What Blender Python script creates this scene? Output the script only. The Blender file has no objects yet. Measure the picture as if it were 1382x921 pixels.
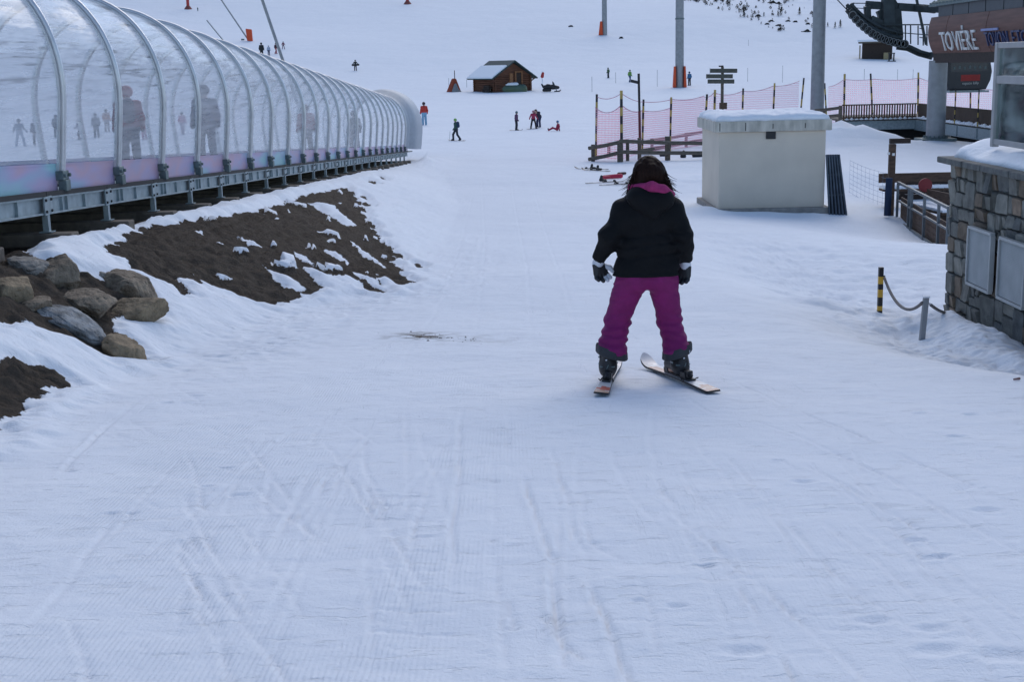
import bpy, math, random
import numpy as np
from mathutils import Vector, Matrix

random.seed(7)
rng = np.random.default_rng(7)
S = bpy.context.scene
COL = S.collection

# ------------------------------------------------------------------ camera
W, H, F = 1382.0, 921.0, 1800.0
PITCH, ROLL = math.radians(11.7), 0.0225
FWD = Vector((0, math.cos(PITCH), -math.sin(PITCH)))
UP0 = Vector((0, math.sin(PITCH), math.cos(PITCH)))
RT0 = Vector((1, 0, 0))
RT = RT0 * math.cos(ROLL) - UP0 * math.sin(ROLL)
UP = RT0 * math.sin(ROLL) + UP0 * math.cos(ROLL)
cam = bpy.data.objects.new('camera', bpy.data.cameras.new('camera'))
COL.objects.link(cam)
cam.matrix_world = Matrix(((RT.x, UP.x, -FWD.x, 0), (RT.y, UP.y, -FWD.y, 0), (RT.z, UP.z, -FWD.z, 0), (0, 0, 0, 1)))
cam.data.sensor_width = 36.0
cam.data.lens = F / W * 36.0
cam.data.clip_start = 0.1
cam.data.clip_end = 6000
S.camera = cam


def ray(px, py):
    return FWD + RT * ((px - W / 2) / F) - UP * ((py - H / 2) / F)


def at(px, py, Y):
    d = ray(px, py)
    return d * (Y / d.y)


# ------------------------------------------------------------------ noise
def _hash(ix, iy, seed):
    h = (ix.astype(np.int64) * 374761393 + iy.astype(np.int64) * 668265263 + seed * 974711) & 0xffffffff
    h = ((h ^ (h >> 13)) * 1274126177) & 0xffffffff
    h = h ^ (h >> 16)
    return (h & 0xffff) / 65535.0


def vnoise(x, y, seed=0):
    x = np.asarray(x, float); y = np.asarray(y, float)
    ix = np.floor(x); iy = np.floor(y)
    fx = x - ix; fy = y - iy
    ux = fx * fx * fx * (fx * (fx * 6 - 15) + 10); uy = fy * fy * fy * (fy * (fy * 6 - 15) + 10)
    a = _hash(ix, iy, seed); b = _hash(ix + 1, iy, seed); c = _hash(ix, iy + 1, seed); d = _hash(ix + 1, iy + 1, seed)
    return (a + (b - a) * ux + (c - a) * uy + (a - b - c + d) * ux * uy) * 2 - 1


def fbm(x, y, seed=0, octs=4):
    s = 0.0; a = 1.0; n = 0.0
    for i in range(octs):
        s = s + a * vnoise(x * 2 ** i + 17.3 * i, y * 2 ** i - 9.1 * i, seed + i); n += a; a *= .5
    return s / n


def vnoise3(p, seed=0):
    # p (n,3) cheap 3-D noise from two 2-D slices blended
    z = p[:, 2]; iz = np.floor(z); f = z - iz; f = f * f * (3 - 2 * f)
    a = vnoise(p[:, 0] + 31.7 * iz, p[:, 1] + 11.9 * iz, seed)
    b = vnoise(p[:, 0] + 31.7 * (iz + 1), p[:, 1] + 11.9 * (iz + 1), seed)
    return a + (b - a) * f


def sstep(a, b, x):
    t = np.clip((np.asarray(x, float) - a) / (b - a), 0, 1)
    return t * t * (3 - 2 * t)


# ------------------------------------------------------------------ terrain
PY = np.array([-40, -20, -8, 0, 10, 20, 33.6, 60, 85, 105, 130, 175, 205, 240, 273, 330, 400, 600, 1000, 1600], float)
PZ = np.array([.7, -.55, -1.2, -1.68, -2.37, -3.0, -3.7, -4.25, -4.55, -4.6, -4.42, -3.5, -2.0, 1.6, 6, 13.8, 25.5, 64, 150, 270], float)
_sl = np.gradient(PZ, PY)


def P(y):
    y = np.clip(np.asarray(y, float), PY[0], PY[-1] - 1e-6)
    i = np.clip(np.searchsorted(PY, y, side='right') - 1, 0, len(PY) - 2)
    h = PY[i + 1] - PY[i]; t = (y - PY[i]) / h
    return ((2 * t ** 3 - 3 * t ** 2 + 1) * PZ[i] + (t ** 3 - 2 * t ** 2 + t) * h * _sl[i]
            + (-2 * t ** 3 + 3 * t ** 2) * PZ[i + 1] + (t ** 3 - t ** 2) * h * _sl[i + 1])


def tun_x(y):
    return -5.0 + .005 * y


def tun_z(y):
    return -1.12 - .0537 * (y - 14.7)


TOE = ([-5, 9, 12, 15, 17.5, 25, 38, 50, 62, 75], [-3.2, -3.1, -2.95, -2.5, -1.35, -1.2, -1.4, -2.3, -3.9, -4.3])
MOUNDS = [  # x, y, height, rx, ry
    (4.75, 13.6, .26, .40, 1.7), (4.1, 14.6, .16, .8, .6), (4.15, 15.9, .22, .75, .5), (4.5, 12.4, .12, .5, 1.0),
    (16.6, 66, 1.05, 2.6, 3.2), (14.5, 64, .3, 3, 3), (5.0, 33.8, .12, .4, .9), (6.3, 33.0, .05, .9, .3), (7.6, 33.0, .05, .3, .3),
    (-3.7, 59, .35, .9, 5), (9.6, 45, .3, 4, 3), (24, 52, 1.3, 3.5, 6), (23.5, 76.5, -.85, 4.2, 4.5), (21.7, 67.6, .22, 1.3, .9)]


def G(x, y):
    x = np.asarray(x, float); y = np.asarray(y, float)
    p = P(y)
    p = p + sstep(140, 260, y) * .035 * np.maximum(0, -x - 12)
    p = p + sstep(100, 240, y) * (1.0 * vnoise(x / 45, y / 60, 3) * sstep(130, 260, y) + .12 * vnoise(x / 14, y / 20, 4))
    p = p + .05 * sstep(20, 60, y) * vnoise(x / 6, y / 9, 5) + .02 * fbm(x / 2.3, y / 3.5, 8, 2)
    # sunken side beyond the edge of the groomed run
    s = (x - 2.06) * .86 + (y - 12) * .51
    p = p - .45 * sstep(0, 1.8, s) * sstep(2.5, 4.6, x) * (1 - sstep(18, 27, y))
    p = p - .5 * np.exp(-((x - 9.5) / 3) ** 2 - ((y - 29) / 4.5) ** 2)
    for mx, my, mh, rx, ry in MOUNDS:
        d2 = ((x - mx) / rx) ** 2 + ((y - my) / ry) ** 2
        p = p + mh * np.exp(-d2) * (1 + .25 * vnoise(x * 2.2, y * 1.6, 21))
    # bank that carries the tunnel
    lip = -4.62 + .005 * y
    toe = np.interp(y, *TOE)
    t = np.clip((x - lip) / (toe - lip), 0, 1)
    zb = tun_z(y) - .66
    w = .5 * t + .5 * t * t * (3 - 2 * t)
    b = zb + (p - zb) * w
    fade = sstep(75, 60, y) if False else 1 - sstep(58, 72, y)
    back = sstep(-8.4, -11.5, x) if False else 1 - sstep(-11.5, -8.4, x)
    under = sstep(-4.75, -5.0, x) if False else 1 - sstep(-5.15, -4.8, x)
    under = under * sstep(-8.6, -8.0, x)
    b = b - .16 * under
    b = b + (p - b) * back
    higher = 1 - sstep(lip, toe, x) * 0
    return np.where(x < toe, b * fade + p * (1 - fade), p) * higher


def g(x, y):
    return float(G(np.array([x]), np.array([y]))[0])


_steps = np.concatenate([np.arange(2.5, 40, .02), np.arange(40, 120, .1), np.arange(120, 900, .5)])


def hit(px, py, ymin=2.5):
    d = ray(px, py)
    ys = _steps[_steps >= ymin]
    xs = d.x / d.y * ys; zs = d.z / d.y * ys
    below = zs < G(xs, ys)
    k = int(np.argmax(below)) if below.any() else len(ys) - 1
    Y = ys[k]
    X = d.x / d.y * Y
    return Vector((X, Y, g(X, Y)))


# ------------------------------------------------------------------ materials
def new_mat(name):
    m = bpy.data.materials.new(name); m.use_nodes = True
    nt = m.node_tree
    return m, nt, nt.nodes['Principled BSDF']


def rgb(c):
    return (c[0], c[1], c[2], 1)


def mat(name, c, rough=.6, metal=0.0, var=.12, vscale=6.0, bump=0.0, bscale=40.0, c2=None, stretch=(1, 1, 1), spec=.5):
    m, nt, b = new_mat(name)
    N, L = nt.nodes, nt.links
    tc = N.new('ShaderNodeTexCoord'); mp = N.new('ShaderNodeMapping'); mp.inputs['Scale'].default_value = stretch
    L.new(tc.outputs['Object'], mp.inputs['Vector'])
    no = N.new('ShaderNodeTexNoise'); no.inputs['Scale'].default_value = vscale; no.inputs['Detail'].default_value = 6
    L.new(mp.outputs['Vector'], no.inputs['Vector'])
    rp = N.new('ShaderNodeValToRGB')
    if c2 is None:
        c2 = tuple(min(1, v * (1 + var)) for v in c); c1 = tuple(v * (1 - var) for v in c)
    else:
        c1 = c
    rp.color_ramp.elements[0].position = .3; rp.color_ramp.elements[1].position = .7
    rp.color_ramp.elements[0].color = rgb(c1); rp.color_ramp.elements[1].color = rgb(c2)
    L.new(no.outputs['Fac'], rp.inputs['Fac']); L.new(rp.outputs['Color'], b.inputs['Base Color'])
    b.inputs['Roughness'].default_value = rough; b.inputs['Metallic'].default_value = metal
    b.inputs['Specular IOR Level'].default_value = spec
    if bump:
        n2 = N.new('ShaderNodeTexNoise'); n2.inputs['Scale'].default_value = bscale; n2.inputs['Detail'].default_value = 5
        L.new(mp.outputs['Vector'], n2.inputs['Vector'])
        bu = N.new('ShaderNodeBump'); bu.inputs['Strength'].default_value = 1; bu.inputs['Distance'].default_value = bump
        L.new(n2.outputs['Fac'], bu.inputs['Height']); L.new(bu.outputs['Normal'], b.inputs['Normal'])
    return m


M = {}
M['snow_cap'] = mat('snow_cap', (.83, .85, .88), .7, var=.02, bump=.02, bscale=9, spec=.2)
M['galv'] = mat('galvanised_steel', (.30, .36, .38), .5, .55, var=.18, vscale=9)
M['galv_dark'] = mat('weathered_steel', (.13, .17, .17), .6, .4, var=.3, vscale=8)
M['alu'] = mat('aluminium_tube', (.62, .62, .63), .32, .6, var=.08)
M['rubber'] = mat('black_rubber', (.02, .021, .022), .8)
M['concrete'] = mat('concrete', (.27, .25, .225), .9, var=.25, vscale=5, bump=.004, bscale=30)
M['wood_grey'] = mat('weathered_timber', (.12, .10, .078), .85, var=.35, vscale=7, bump=.006, stretch=(1, 1, 4))
M['wood_brown'] = mat('brown_timber', (.085, .048, .03), .8, var=.35, vscale=6, bump=.005, stretch=(1, 1, 4))
M['wood_dark'] = mat('dark_timber', (.035, .022, .016), .85, var=.3, vscale=6)
M['black'] = mat('black_plastic', (.012, .012, .014), .5)
M['yellow'] = mat('yellow_paint', (.62, .36, .04), .55, var=.1)
M['red'] = mat('red_paint', (.42, .035, .03), .6, var=.15)
M['orange'] = mat('orange_padding', (.60, .075, .02), .7, var=.12)
M['pole'] = mat('pylon_steel', (.27, .28, .29), .55, .35, var=.12, vscale=3)

# ------------------------------------------------------------------ mesh builder
ORIGIN = {}


class MB:
    def __init__(s, M4=None):
        s.v = []; s.f = []; s.mi = []; s.M = M4 or Matrix.Identity(4); s.cur = 0

    def add(s, vs, fs, mi=None):
        o = len(s.v)
        s.v += [s.M @ Vector(p) for p in vs]
        s.f += [tuple(i + o for i in f) for f in fs]
        s.mi += [s.cur if mi is None else mi] * len(fs)
        return s

    def box(s, c, d, R=None, mi=None):
        x, y, z = d[0] / 2, d[1] / 2, d[2] / 2
        vs = [Vector((a * x, b * y, e * z)) for e in (-1, 1) for b in (-1, 1) for a in (-1, 1)]
        if R is not None:
            vs = [R @ v for v in vs]
        c = Vector(c)
        return s.add([v + c for v in vs], [(0, 2, 3, 1), (4, 5, 7, 6), (0, 1, 5, 4), (2, 6, 7, 3), (0, 4, 6, 2), (1, 3, 7, 5)], mi)

    def bar(s, a, b, w, h, mi=None, up=(0, 0, 1)):
        a = Vector(a); b = Vector(b); d = (b - a); L = d.length
        if L < 1e-6: return s
        z = d / L; u = Vector(up)
        if abs(z.dot(u)) > .98: u = Vector((0, 1, 0))
        x = u.cross(z).normalized(); y = z.cross(x)
        R = Matrix((x, y, z)).transposed()
        return s.box((a + b) / 2, (w, h, L), R, mi)

    def tube(s, pts, r, n=10, mi=None, cap=True):
        pts = [Vector(p) for p in pts]; k = len(pts)
        rs = r if isinstance(r, (list, tuple)) else [r] * k
        vs = []; fs = []
        px = None
        for i, p in enumerate(pts):
            t = (pts[min(i + 1, k - 1)] - pts[max(i - 1, 0)]).normalized()
            if px is None:
                u = Vector((0, 0, 1)) if abs(t.z) < .9 else Vector((0, 1, 0))
                px = u.cross(t).normalized()
            px = (px - t * px.dot(t)).normalized(); py = t.cross(px)
            for j in range(n):
                a = 2 * math.pi * j / n
                vs.append(p + (px * math.cos(a) + py * math.sin(a)) * rs[i])
        for i in range(k - 1):
            for j in range(n):
                j2 = (j + 1) % n
                fs.append((i * n + j, i * n + j2, (i + 1) * n + j2, (i + 1) * n + j))
        if cap:
            fs.append(tuple(range(n - 1, -1, -1))); fs.append(tuple((k - 1) * n + j for j in range(n)))
        return s.add(vs, fs, mi)

    def cyl(s, a, b, r, r2=None, n=16, mi=None):
        return s.tube([a, b], [r, r if r2 is None else r2], n, mi)

    def prism(s, poly, d0, d1, frame=None, mi=None):
        # poly: 2-D points (u, w) ; frame (origin, U, V(depth), W) vectors
        o, U, V, Wv = frame or (Vector((0, 0, 0)), Vector((1, 0, 0)), Vector((0, 1, 0)), Vector((0, 0, 1)))
        n = len(poly)
        vs = [o + U * p[0] + Wv * p[1] + V * d0 for p in poly] + [o + U * p[0] + Wv * p[1] + V * d1 for p in poly]
        fs = [tuple(range(n)), tuple(range(2 * n - 1, n - 1, -1))] + [(i, i + n, (i + 1) % n + n, (i + 1) % n) for i in range(n)]
        return s.add(vs, fs, mi)

    def build(s, name, mats, parent=None, smooth=None, bevel=0.0, root=None, fix=True):
        off = ORIGIN.get(root or parent, Vector((0, 0, 0))) if parent else Vector((0, 0, 0))
        me = bpy.data.meshes.new(name)
        me.from_pydata([tuple(v - off) for v in s.v], [], s.f)
        if not isinstance(mats, (list, tuple)): mats = [mats]
        for m in mats: me.materials.append(m)
        me.polygons.foreach_set('material_index', s.mi)
        if fix:
            import bmesh
            bm = bmesh.new(); bm.from_mesh(me); bmesh.ops.recalc_face_normals(bm, faces=bm.faces); bm.to_mesh(me); bm.free()
        if smooth is not None:
            me.polygons.foreach_set('use_smooth', [True] * len(me.polygons))
            if smooth > 0: me.set_sharp_from_angle(angle=math.radians(smooth))
        me.update()
        o = bpy.data.objects.new(name, me); COL.objects.link(o)
        if parent:
            o.parent = parent; ORIGIN[o] = off
        if bevel:
            bv = o.modifiers.new('edge', 'BEVEL'); bv.width = bevel; bv.segments = 2; bv.limit_method = 'ANGLE'; bv.angle_limit = math.radians(40)
        return o


def tag(o, label, cat, group=None, kind=None):
    if label: o['label'] = label
    if cat: o['category'] = cat
    if group: o['group'] = group
    if kind: o['kind'] = kind
    return o


def thing(name, label, cat, loc, group=None):
    o = bpy.data.objects.new(name, None); COL.objects.link(o)
    o.empty_display_size = .2; o.location = loc; ORIGIN[o] = Vector(loc)
    return tag(o, label, cat, group)


def copy_tree(o, parent=None, loc=None, rz=None, sc=None):
    c = o.copy(); COL.objects.link(c)
    if parent: c.parent = parent
    if loc is not None: c.location = loc
    if rz is not None: c.rotation_euler = (0, 0, rz)
    if sc is not None: c.scale = (sc, sc, sc)
    for ch in list(o.children): copy_tree(ch, c)
    return c


# ------------------------------------------------------------------ signed-distance figures (surface nets)
def surface_nets(f, org, h):
    nx, ny, nz = f.shape
    s = f < 0
    corners = [(i, j, k) for i in (0, 1) for j in (0, 1) for k in (0, 1)]
    cut = lambda a, c: a[c[0]:nx - 1 + c[0], c[1]:ny - 1 + c[1], c[2]:nz - 1 + c[2]]
    cnt = sum(cut(s, c).astype(np.int8) for c in corners)
    act = (cnt > 0) & (cnt < 8)
    idx = -np.ones(act.shape, np.int64); ids = np.argwhere(act); idx[act] = np.arange(len(ids))
    acc = np.zeros((len(ids), 3)); num = np.zeros(len(ids))
    vals = {c: cut(f, c)[act] for c in corners}
    for c in corners:
        for ax in range(3):
            if c[ax] == 0:
                c2 = list(c); c2[ax] = 1; c2 = tuple(c2)
                a = vals[c]; b = vals[c2]; m = (a < 0) != (b < 0)
                t = a[m] / (a[m] - b[m])
                p = np.tile(np.array(c, float), (m.sum(), 1)); p[:, ax] += t
                acc[m] += p; num[m] += 1
    V = (ids + acc / num[:, None]) * h + np.array(org)
    Q = []
    for ax in range(3):
        sl0 = [slice(None)] * 3; sl1 = [slice(None)] * 3
        sl0[ax] = slice(0, -1); sl1[ax] = slice(1, None)
        a = s[tuple(sl0)]; b = s[tuple(sl1)]
        ch = np.argwhere(a != b)
        u, v = (ax + 1) % 3, (ax + 2) % 3
        lim = np.array(act.shape)
        ok = (ch[:, u] > 0) & (ch[:, v] > 0) & (ch[:, u] < lim[u]) & (ch[:, v] < lim[v])
        ch = ch[ok]
        ins = a[tuple(ch.T)]
        du = np.zeros(3, int); du[u] = 1; dv = np.zeros(3, int); dv[v] = 1
        q = np.stack([idx[tuple((ch - du - dv).T)], idx[tuple((ch - dv).T)], idx[tuple(ch.T)], idx[tuple((ch - du).T)]], 1)
        q[~ins] = q[~ins][:, ::-1]
        Q.append(q)
    return V, np.concatenate(Q)


def cone_d(p, a, b, ra, rb, sq=(1, 1, 1)):
    sq = np.array(sq, float)
    a = np.array(a, float); b = np.array(b, float)
    q = (p - a) * sq; ba = (b - a) * sq
    l2 = float(ba @ ba)
    t = np.clip((q @ ba) / l2, 0, 1) if l2 > 1e-12 else np.zeros(len(q))
    return (np.linalg.norm(q - t[:, None] * ba, axis=1) - (ra + (rb - ra) * t)) / sq.max()


def blend(prims, pts, k):
    # smooth union; returns field and index of the nearest primitive
    best = None; f = None; arg = None
    for i, pr in enumerate(prims):
        d = cone_d(pts, pr[0], pr[1], pr[2], pr[3], pr[5] if len(pr) > 5 else (1, 1, 1))
        if f is None:
            f = d.copy(); best = d.copy(); arg = np.zeros(len(d), int)
        else:
            hh = np.clip(k - np.abs(f - d), 0, None) / k if k > 0 else 0
            f = np.minimum(f, d) - hh * hh * k * .25
            m = d < best; arg[m] = i; best[m] = d[m]
    return f, arg


def sdf_mesh(name, prims, mats, vox, k=.03, extra=None, pad=.06, smooth_it=1, parent=None, xf=None, noise=None):
    """prims: (a, b, ra, rb, material index[, squash]); extra(pts, field) edits the field."""
    A = np.array([list(p[0]) for p in prims] + [list(p[1]) for p in prims], float)
    R = max(max(p[2], p[3]) for p in prims)
    lo = A.min(0) - R - pad; hi = A.max(0) + R + pad
    n = np.ceil((hi - lo) / vox).astype(int) + 1
    gx, gy, gz = np.meshgrid(*[lo[i] + vox * np.arange(n[i]) for i in range(3)], indexing='ij')
    pts = np.stack([gx.ravel(), gy.ravel(), gz.ravel()], 1)
    f, _ = blend(prims, pts, k)
    if noise is not None: f = f + noise(pts)
    if extra is not None: f = extra(pts, f)
    V, Q = surface_nets(f.reshape(n), lo, vox)
    cen = V[Q].mean(1)
    _, arg = blend(prims, cen, k)
    mi = np.array([p[4] for p in prims])[arg]
    Vw = V if xf is None else (V @ np.array(xf.to_3x3()).T + np.array(xf.translation))
    off = np.array(ORIGIN.get(parent, Vector((0, 0, 0)))) if parent else np.zeros(3)
    me = bpy.data.meshes.new(name)
    me.from_pydata((Vw - off).tolist(), [], Q.tolist())
    for m in mats: me.materials.append(m)
    me.polygons.foreach_set('material_index', mi.astype(np.int32))
    me.polygons.foreach_set('use_smooth', np.ones(len(Q), bool))
    me.update()
    o = bpy.data.objects.new(name, me); COL.objects.link(o)
    if parent: o.parent = parent; ORIGIN[o] = Vector(off)
    return o
# ------------------------------------------------------------------ ground sheet
def steps(a, b, d0, gr):
    out = [a]; d = d0
    while out[-1] < b:
        out.append(out[-1] + d); d *= gr
    return out


xs_in = np.concatenate([np.arange(-5.3, -2.7, .026), np.arange(-2.7, 3.1, .0155), np.arange(3.1, 4.7, .026)])
xr = np.array(steps(xs_in[-1], 900, .028, 1.06))[1:]
xl = -np.array(steps(-xs_in[0], 900, .028, 1.06))[1:][::-1]
XS = np.concatenate([xl, xs_in, xr])
ya = np.concatenate([np.arange(3.0, 8.2, .0145), np.arange(8.2, 13.0, .022)])
yb = np.array(steps(ya[-1], 1590, .022, 1.0115))[1:]
yc = -np.array(steps(-3.0, 38, .03, 1.12))[1:][::-1]
YS = np.concatenate([yc, ya, yb])
GX, GY = np.meshgrid(XS, YS)
GZ = G(GX, GY)
NEAR = (GY > 2.5) & (GY < 75) & (GX > -13) & (GX < 16)


# bare earth: outlines traced on the bank
def world_poly(pp):
    return np.array([[h_.x, h_.y] for h_ in (hit(a, b) for a, b in pp)])


def poly_sd(poly, X, Y):
    n = len(poly); d = np.full(X.shape, 1e9); ins = np.zeros(X.shape, bool)
    for i in range(n):
        a = poly[i]; b = poly[(i + 1) % n]
        e = b - a; wx = X - a[0]; wy = Y - a[1]
        t = np.clip((wx * e[0] + wy * e[1]) / (e @ e + 1e-12), 0, 1)
        d = np.minimum(d, np.hypot(wx - e[0] * t, wy - e[1] * t))
        c = (a[1] > Y) != (b[1] > Y)
        with np.errstate(divide='ignore', invalid='ignore'):
            xi = a[0] + (Y - a[1]) / (b[1] - a[1]) * e[0]
        ins ^= c & (X < xi)
    return np.where(ins, d, -d)


EARTH = [
    [(134, 336), (160, 322), (205, 306), (265, 297), (330, 289), (372, 278), (415, 262), (468, 252), (482, 268), (500, 300), (520, 330), (556, 382),
     (540, 386), (510, 372), (522, 397), (495, 392), (468, 372), (440, 388), (410, 398), (362, 412), (330, 402), (300, 390), (272, 378), (262, 372), (272, 404), (240, 400), (215, 385), (190, 372), (160, 352)],
    [(-40, 480), (0, 492), (30, 500), (62, 498), (80, 514), (60, 530), (32, 545), (20, 565), (0, 578), (-40, 600)],
    [(-60, 330), (0, 345), (60, 352), (120, 368), (200, 400), (222, 425), (150, 440), (195, 485), (150, 485), (100, 460), (40, 440), (-60, 440)],
    [(488, 262), (500, 275), (494, 280)], [(498, 318), (530, 333), (545, 352), (515, 338)], [(560, 355), (575, 362), (566, 364)], [(512, 240), (522, 243), (516, 246)],
    [(498, 244), (510, 250), (500, 250)],
]
TONGUES = [
    [(415, 274), (450, 278), (482, 305), (470, 306), (440, 290)], [(322, 321), (340, 326), (352, 334), (335, 332)],
    [(236, 372), (262, 380), (290, 395), (330, 415), (280, 420), (262, 400)], [(355, 358), (380, 370), (415, 390), (395, 392), (370, 378)],
    [(396, 340), (412, 346), (424, 358), (408, 354)], [(405, 358), (440, 372), (480, 388), (520, 405), (470, 400), (430, 384)],
    [(438, 336), (462, 345), (470, 356), (446, 346)], [(462, 362), (500, 375), (530, 392), (500, 384)], [(206, 378), (232, 386), (250, 404), (218, 400)],
    [(470, 322), (500, 345), (520, 362), (490, 345)], [(150, 344), (168, 350), (172, 360), (158, 356)],
]
sub = NEAR & (GX < 1.5) & (GX > -12) & (GY > 6) & (GY < 48)
bx, by = GX[sub], GY[sub]
sd = np.full(bx.shape, -9.0)
for pp in EARTH: sd = np.maximum(sd, poly_sd(world_poly(pp), bx, by))
# streaks run down the bank
n1 = fbm(bx * 1.1 + by * .5, (by - bx * .6) * 3.0, 40, 4) * .16 + fbm(bx * 7, by * 7, 44, 3) * .045
sd = sd + n1 * (1 - .4 * sstep(.25, .8, sd))
for pp in TONGUES: sd = np.minimum(sd, -poly_sd(world_poly(pp), bx, by) + .05 * fbm(bx * 6, by * 4, 50, 3))
blot = fbm(bx * 2.2 + by * .8, by * 2.4 - bx, 47, 3)
sd = np.where(sd > .1, sd - .55 * sstep(.52, .62, blot) * (by > 13.8), sd)
ut = (bx < -4.72 + .005 * by) & (bx > -9)
sd = np.where(ut, np.maximum(sd, -(bx - (-4.85 + .005 * by)) + .06 * fbm(bx * 5, by * 3, 52, 2)), sd)
soil = sstep(-.035, .045, sd)
thick = .085 * sstep(0, .22, -sd)
rough = fbm(bx * 9, by * 9, 60, 4) * .055 + np.abs(fbm((bx + .5 * by) * 3, (by - .5 * bx) * 9, 66, 3)) * .08
bump_s = .02 * fbm(bx * 3, by * 2.2, 70, 3)
dz = np.where(sd > 0, rough - .03, thick + bump_s * 1.5)
wbank = sstep(6, 7.5, by) * (1 - sstep(42, 48, by)) * (1 - sstep(-2.2, -.6, bx - np.interp(by, *TOE) - 1.0))
Z2 = GZ[sub] + dz * np.maximum(wbank, sstep(-.45, -.02, sd))
GZ[sub] = Z2
SOIL = np.zeros(GX.shape, np.float32); SOIL[sub] = soil

# micro relief on the piste
nr = (GY > 2.5) & (GY < 60) & (GX > -7) & (GX < 12)
px_, py_ = GX[nr], GY[nr]
piste = sstep(-.2, .6, px_ - np.interp(py_, *TOE)) * (1 - .0 * px_)
rel = .010 * fbm(px_ * 2.0, py_ * 2.2, 80, 3) + .0042 * fbm(px_ * 6, py_ * 8, 84, 3) * (.5 + .5 * sstep(-.1, .4, vnoise(px_ * .7, py_ * .7, 90)))
churn = sstep(.3, 1.2, (px_ - 2.06) * .86 + (py_ - 12) * .51) * sstep(2.5, 4.6, px_) * (1 - sstep(20, 30, py_))
rel += churn * ((.022 + .040 * sstep(3.0, 3.8, px_)) * fbm(px_ * 3.2, py_ * 2.6, 95, 4) + (.012 + .03 * sstep(3.0, 3.8, px_)) * np.abs(fbm(px_ * 9, py_ * 9, 97, 3)))
side = (1 - piste) * (px_ > -4.6)
rel += side * .02 * fbm(px_ * 4, py_ * 3, 99, 3)
# trampled snow beside the bank toe
tr = np.exp(-((px_ - np.interp(py_, *TOE) - .5) / .7) ** 2) * sstep(9, 12, py_) * (1 - sstep(22, 30, py_))
rel += tr * .025 * np.abs(fbm(px_ * 4, py_ * 4.5, 103, 3)) * -1.6
ZN = GZ[nr] + rel


def groove(pp, depth, width, berm=.35, world=False, wob=.008):
    global ZN
    pts = pp if world else [(h_.x, h_.y) for h_ in (hit(a, b) for a, b in pp)]
    # resample with wobble
    out = []
    for (a, b) in zip(pts[:-1], pts[1:]):
        n = max(2, int(math.hypot(b[0] - a[0], b[1] - a[1]) / .25))
        for i in range(n):
            t = i / n; out.append((a[0] + (b[0] - a[0]) * t, a[1] + (b[1] - a[1]) * t))
    out.append(pts[-1])
    ph = rng.random() * 50
    out = [(x + wob * math.sin(i * .9 + ph) + wob * rng.normal(), y) for i, (x, y) in enumerate(out)]
    for i, (a, b) in enumerate(zip(out[:-1], out[1:])):
        lo = (min(a[0], b[0]) - .25, min(a[1], b[1]) - .25); hi_ = (max(a[0], b[0]) + .25, max(a[1], b[1]) + .25)
        m = np.nonzero((px_ > lo[0]) & (px_ < hi_[0]) & (py_ > lo[1]) & (py_ < hi_[1]))[0]
        if not len(m): continue
        ex, ey = b[0] - a[0], b[1] - a[1]
        wx, wy = px_[m] - a[0], py_[m] - a[1]
        t = (wx * ex + wy * ey) / (ex * ex + ey * ey + 1e-12)
        ok = (t >= 0) & (t < 1)
        m = m[ok]; t = t[ok]
        dd = (wx[ok] * ey - wy[ok] * ex) / math.hypot(ex, ey)
        s_ = (i + t) / len(out)
        amp = np.clip(np.minimum(s_, 1 - s_) * 6, 0, 1) * (.65 + .35 * vnoise(px_[m] * 3, py_[m] * 3, 7))
        ZN[m] += amp * (-depth * np.exp(-(dd / width) ** 2) + depth * berm * np.exp(-((dd - width * 2.2) / (width * 1.1)) ** 2))


TR = [([(706, 640), (712, 668), (727, 700), (744, 755), (747, 820), (757, 905)], .022, .030), ([(730, 830), (748, 858), (790, 890)], .014, .02),
      ([(744, 600), (752, 640), (768, 676), (778, 730)], .014, .026), ([(783, 655), (790, 700), (800, 730), (835, 757)], .012, .03),
      ([(780, 770), (800, 810), (822, 850), (855, 925)], .014, .024), ([(988, 515), (1058, 548)], .012, .022), ([(1075, 553), (1180, 600)], .016, .024),
      ([(1200, 610), (1315, 655)], .014, .024), ([(1075, 624), (1130, 650), (1180, 680), (1240, 715)], .014, .026), ([(1005, 565), (1070, 585), (1130, 615), (1190, 640)], .008, .03),
      ([(985, 775), (1010, 820), (1042, 872), (1075, 925)], .012, .022), ([(920, 650), (960, 690), (990, 730)], .009, .02), ([(880, 650), (945, 720)], .008, .02),
      ([(420, 565), (300, 660), (190, 760), (110, 810)], .010, .035), ([(235, 725), (300, 800), (345, 860), (385, 925)], .012, .03),
      ([(240, 750), (290, 830), (315, 900)], .010, .03), ([(155, 700), (100, 780), (40, 850)], .010, .04), ([(340, 655), (400, 705), (440, 735)], .010, .028),
      ([(440, 560), (420, 610)], .008, .02), ([(200, 530), (130, 590), (80, 640)], .018, .035), ([(685, 560), (690, 640)], .006, .03), ([(670, 740), (675, 860), (690, 925)], .010, .03),
      ([(686, 805), (694, 850)], .012, .03), ([(90, 830), (120, 925)], .010, .03), ([(860, 770), (885, 880)], .010, .03), ([(560, 570), (610, 720)], .005, .03),
      ([(620, 560), (618, 660), (600, 780)], .005, .03), ([(1000, 620), (1060, 700), (1150, 810), (1250, 925)], .006, .035), ([(1110, 640), (1230, 740), (1382, 850)], .006, .03),
      ([(1240, 760), (1290, 790)], .010, .02), ([(820, 600), (870, 690), (930, 780)], .006, .03), ([(650, 230), (655, 330), (640, 480)], .004, .05), ([(690, 240), (712, 360), (720, 480)], .004, .05),
      ([(720, 250), (760, 380), (790, 480)], .004, .05), ([(640, 250), (600, 400), (500, 560)], .004, .05), ([(1140, 560), (1160, 640), (1300, 830)], .005, .03)]
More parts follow.
